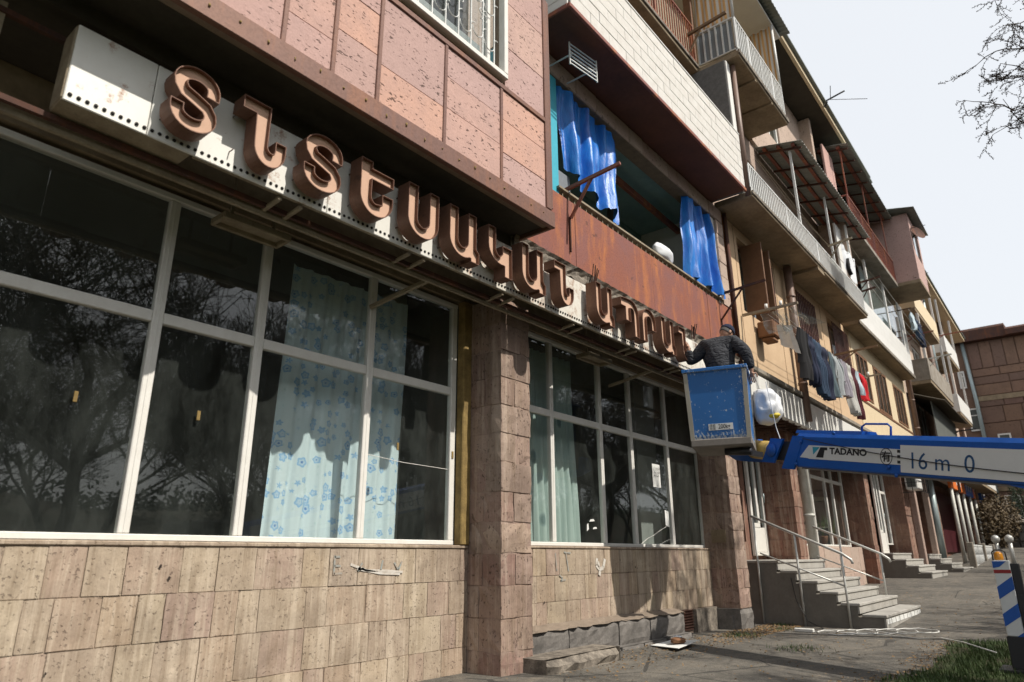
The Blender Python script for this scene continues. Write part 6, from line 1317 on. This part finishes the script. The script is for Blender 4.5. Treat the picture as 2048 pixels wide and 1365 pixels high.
for sd_, H, r0 in ((3, 9.5, .15), (9, 11.0, .19), (17, 8.5, .13)):
    tr, cr = tree_mesh(sd_, H, .52, 5, r0, .009); tm = []
    for nm, mb, mt in (('trunk', tr, 'bark'), ('crown', cr, 'twig')):
        me = bpy.data.meshes.new(nm); me.from_pydata(mb.v, [], mb.f); me.polygons.foreach_set('use_smooth', [True] * len(me.polygons)); me.materials.append(MT[mt]); tm.append((nm, me))
    protos.append(tm)
def place_tree(k, x, y, rz, s, label, group='bare trees across the street'):
    t = thing('bare_tree', label, 'tree', (x, y, GZ(x) - .05), group); t.rotation_euler = (0, 0, rz); t.scale = (s, s, s)
    for nm, me in protos[k % 3]:
        o = bpy.data.objects.new(nm, me); COL.objects.link(o); o.parent = t
rd = random.Random(5); i = 0
for row, y0 in enumerate((-8.5, -12.5, -17.0)):
    x = 1.0 + row * 1.7
    while x < 46: place_tree(i, x + rd.uniform(-.6, .6), y0 + rd.uniform(-1, 1), rd.uniform(0, 6.28), rd.uniform(.8, 1.15), 'leafless tree standing in the row across the street'); i += 1; x += 4.2 + row * .8
bk_ = MB(); bx_ = [-120, -60] + [i * 3.0 for i in range(-10, 50)] + [170, 240]
vs = [(x, y + 1.2 * sin(x * .23), GZ(x) + h * (1 + .12 * sin(x * .31))) for x in bx_ for y, h in ((-19.0, -.1), (-20.5, .7), (-23, 2.6), (-26, 3.6), (-34, 3.9), (-60, 3.6), (-62, -1))]
bk_.add(vs, [(i * 7 + j, i * 7 + j + 1, i * 7 + j + 8, i * 7 + j + 7) for i in range(len(bx_) - 1) for j in range(6)], True)
n = NT('bank_soil'); p = n.pos(); struct(bk_.build('embankment', n.done(n.mix(n.ramp(n.noise(p, 1.2, 6, .7), .4, .6), (.035, .04, .018), (.06, .045, .03)), .95, 0, n.bump(n.noise(p, 6, 5), .8, .1)), center=False))
for k_, x_, y_, s_ in ((0, 9.6, -5.6, .78), (2, 13.6, -5.0, .82), (1, 17.5, -5.8, .66)): place_tree(k_, x_, y_, 1.3 * k_ + .4, s_, 'leafless tree standing in the row across the street')
hd_ = MB(); rd = random.Random(8)
for k in range(9000):
    x = rd.uniform(-10, 75); y = -25.5 + rd.gauss(0, .6); z = GZ(x) + 3.2 + abs(rd.gauss(0, 1)) * .6; s = rd.uniform(.08, .2); d = Vector((rd.gauss(0, 1), rd.gauss(0, 1), rd.gauss(0, 1))).normalized(); e = d.orthogonal().normalized(); p_ = Vector((x, y, z)); hd_.add([p_ - d * s, p_ + e * s * .5, p_ + d * s, p_ - e * s * .5], [(0, 1, 2, 3)])
o = hd_.build('hedge', MT['ever'], center=False); o['kind'] = 'stuff'; tag(o, 'dark hedge beyond the bare trees across the street', 'hedge')
# tree whose thin drooping twigs hang into the sky at the right
t = thing('bare_tree', 'leafless tree with thin drooping budded twigs against the sky', 'tree', (12.2, -3.4, GZ(12)))
rd = random.Random(12); tr = MB(); cr = MB(); base = Vector((12.2, -3.4, GZ(12) - .05)); top = Vector((11.6, -2.6, 5.8))
tr.tube([tuple(base), (12.25, -3.3, 1.2), (12.0, -3.1, 3.2), tuple(top), (11.2, -2.2, 7.6)], [.16, .14, .12, .09, .05], 10)
def twigs(p, d, L_, r, lv):
    n_ = 7; pts = [tuple(p)]; q = Vector(p); dd = Vector(d)
    for i in range(n_):
        dd = (dd + Vector((rd.gauss(0, .16), rd.gauss(0, .16), rd.gauss(-.05 if lv < 3 else .02, .12)))).normalized(); q = q + dd * L_ / n_; pts.append(tuple(q))
        if lv <= 1: 
            for s_ in range(2): b = q + Vector((rd.gauss(0, .006), rd.gauss(0, .006), rd.gauss(0, .006))); cr.tube([tuple(b), tuple(b + Vector((rd.gauss(0, .014), rd.gauss(0, .014), .012)))], [.0045, .002], 4)
    cr.tube(pts, [max(.0028, r * (1 - .7 * i / n_)) for i in range(n_ + 1)], 5 if lv > 1 else 3, False)
    if lv:
        for j in range(5 if lv > 1 else 4):
            i = rd.randint(1, n_); twigs(pts[i], (dd + Vector((rd.gauss(0, .7), rd.gauss(0, .7), rd.gauss(-.1, .6)))).normalized(), L_ * rd.uniform(.32, .56), r * .5, lv - 1)
for tgt in ((10.6, -.78, 7.7), (10.3, -.58, 6.5), (10.4, -.66, 5.5), (10.5, -.82, 8.3), (10.7, -.80, 5.0), (10.4, -.62, 7.0), (10.5, -.72, 6.0)):
    st = top + Vector((rd.uniform(-.4, 0), rd.uniform(0, .4), rd.uniform(-.3, 1.4))); d = Vector(tgt) - st; twigs(st, d.normalized(), d.length, .022, 3)
tr.build('trunk', MT['bark'], t); cr.build('crown', MT['twig'], t)
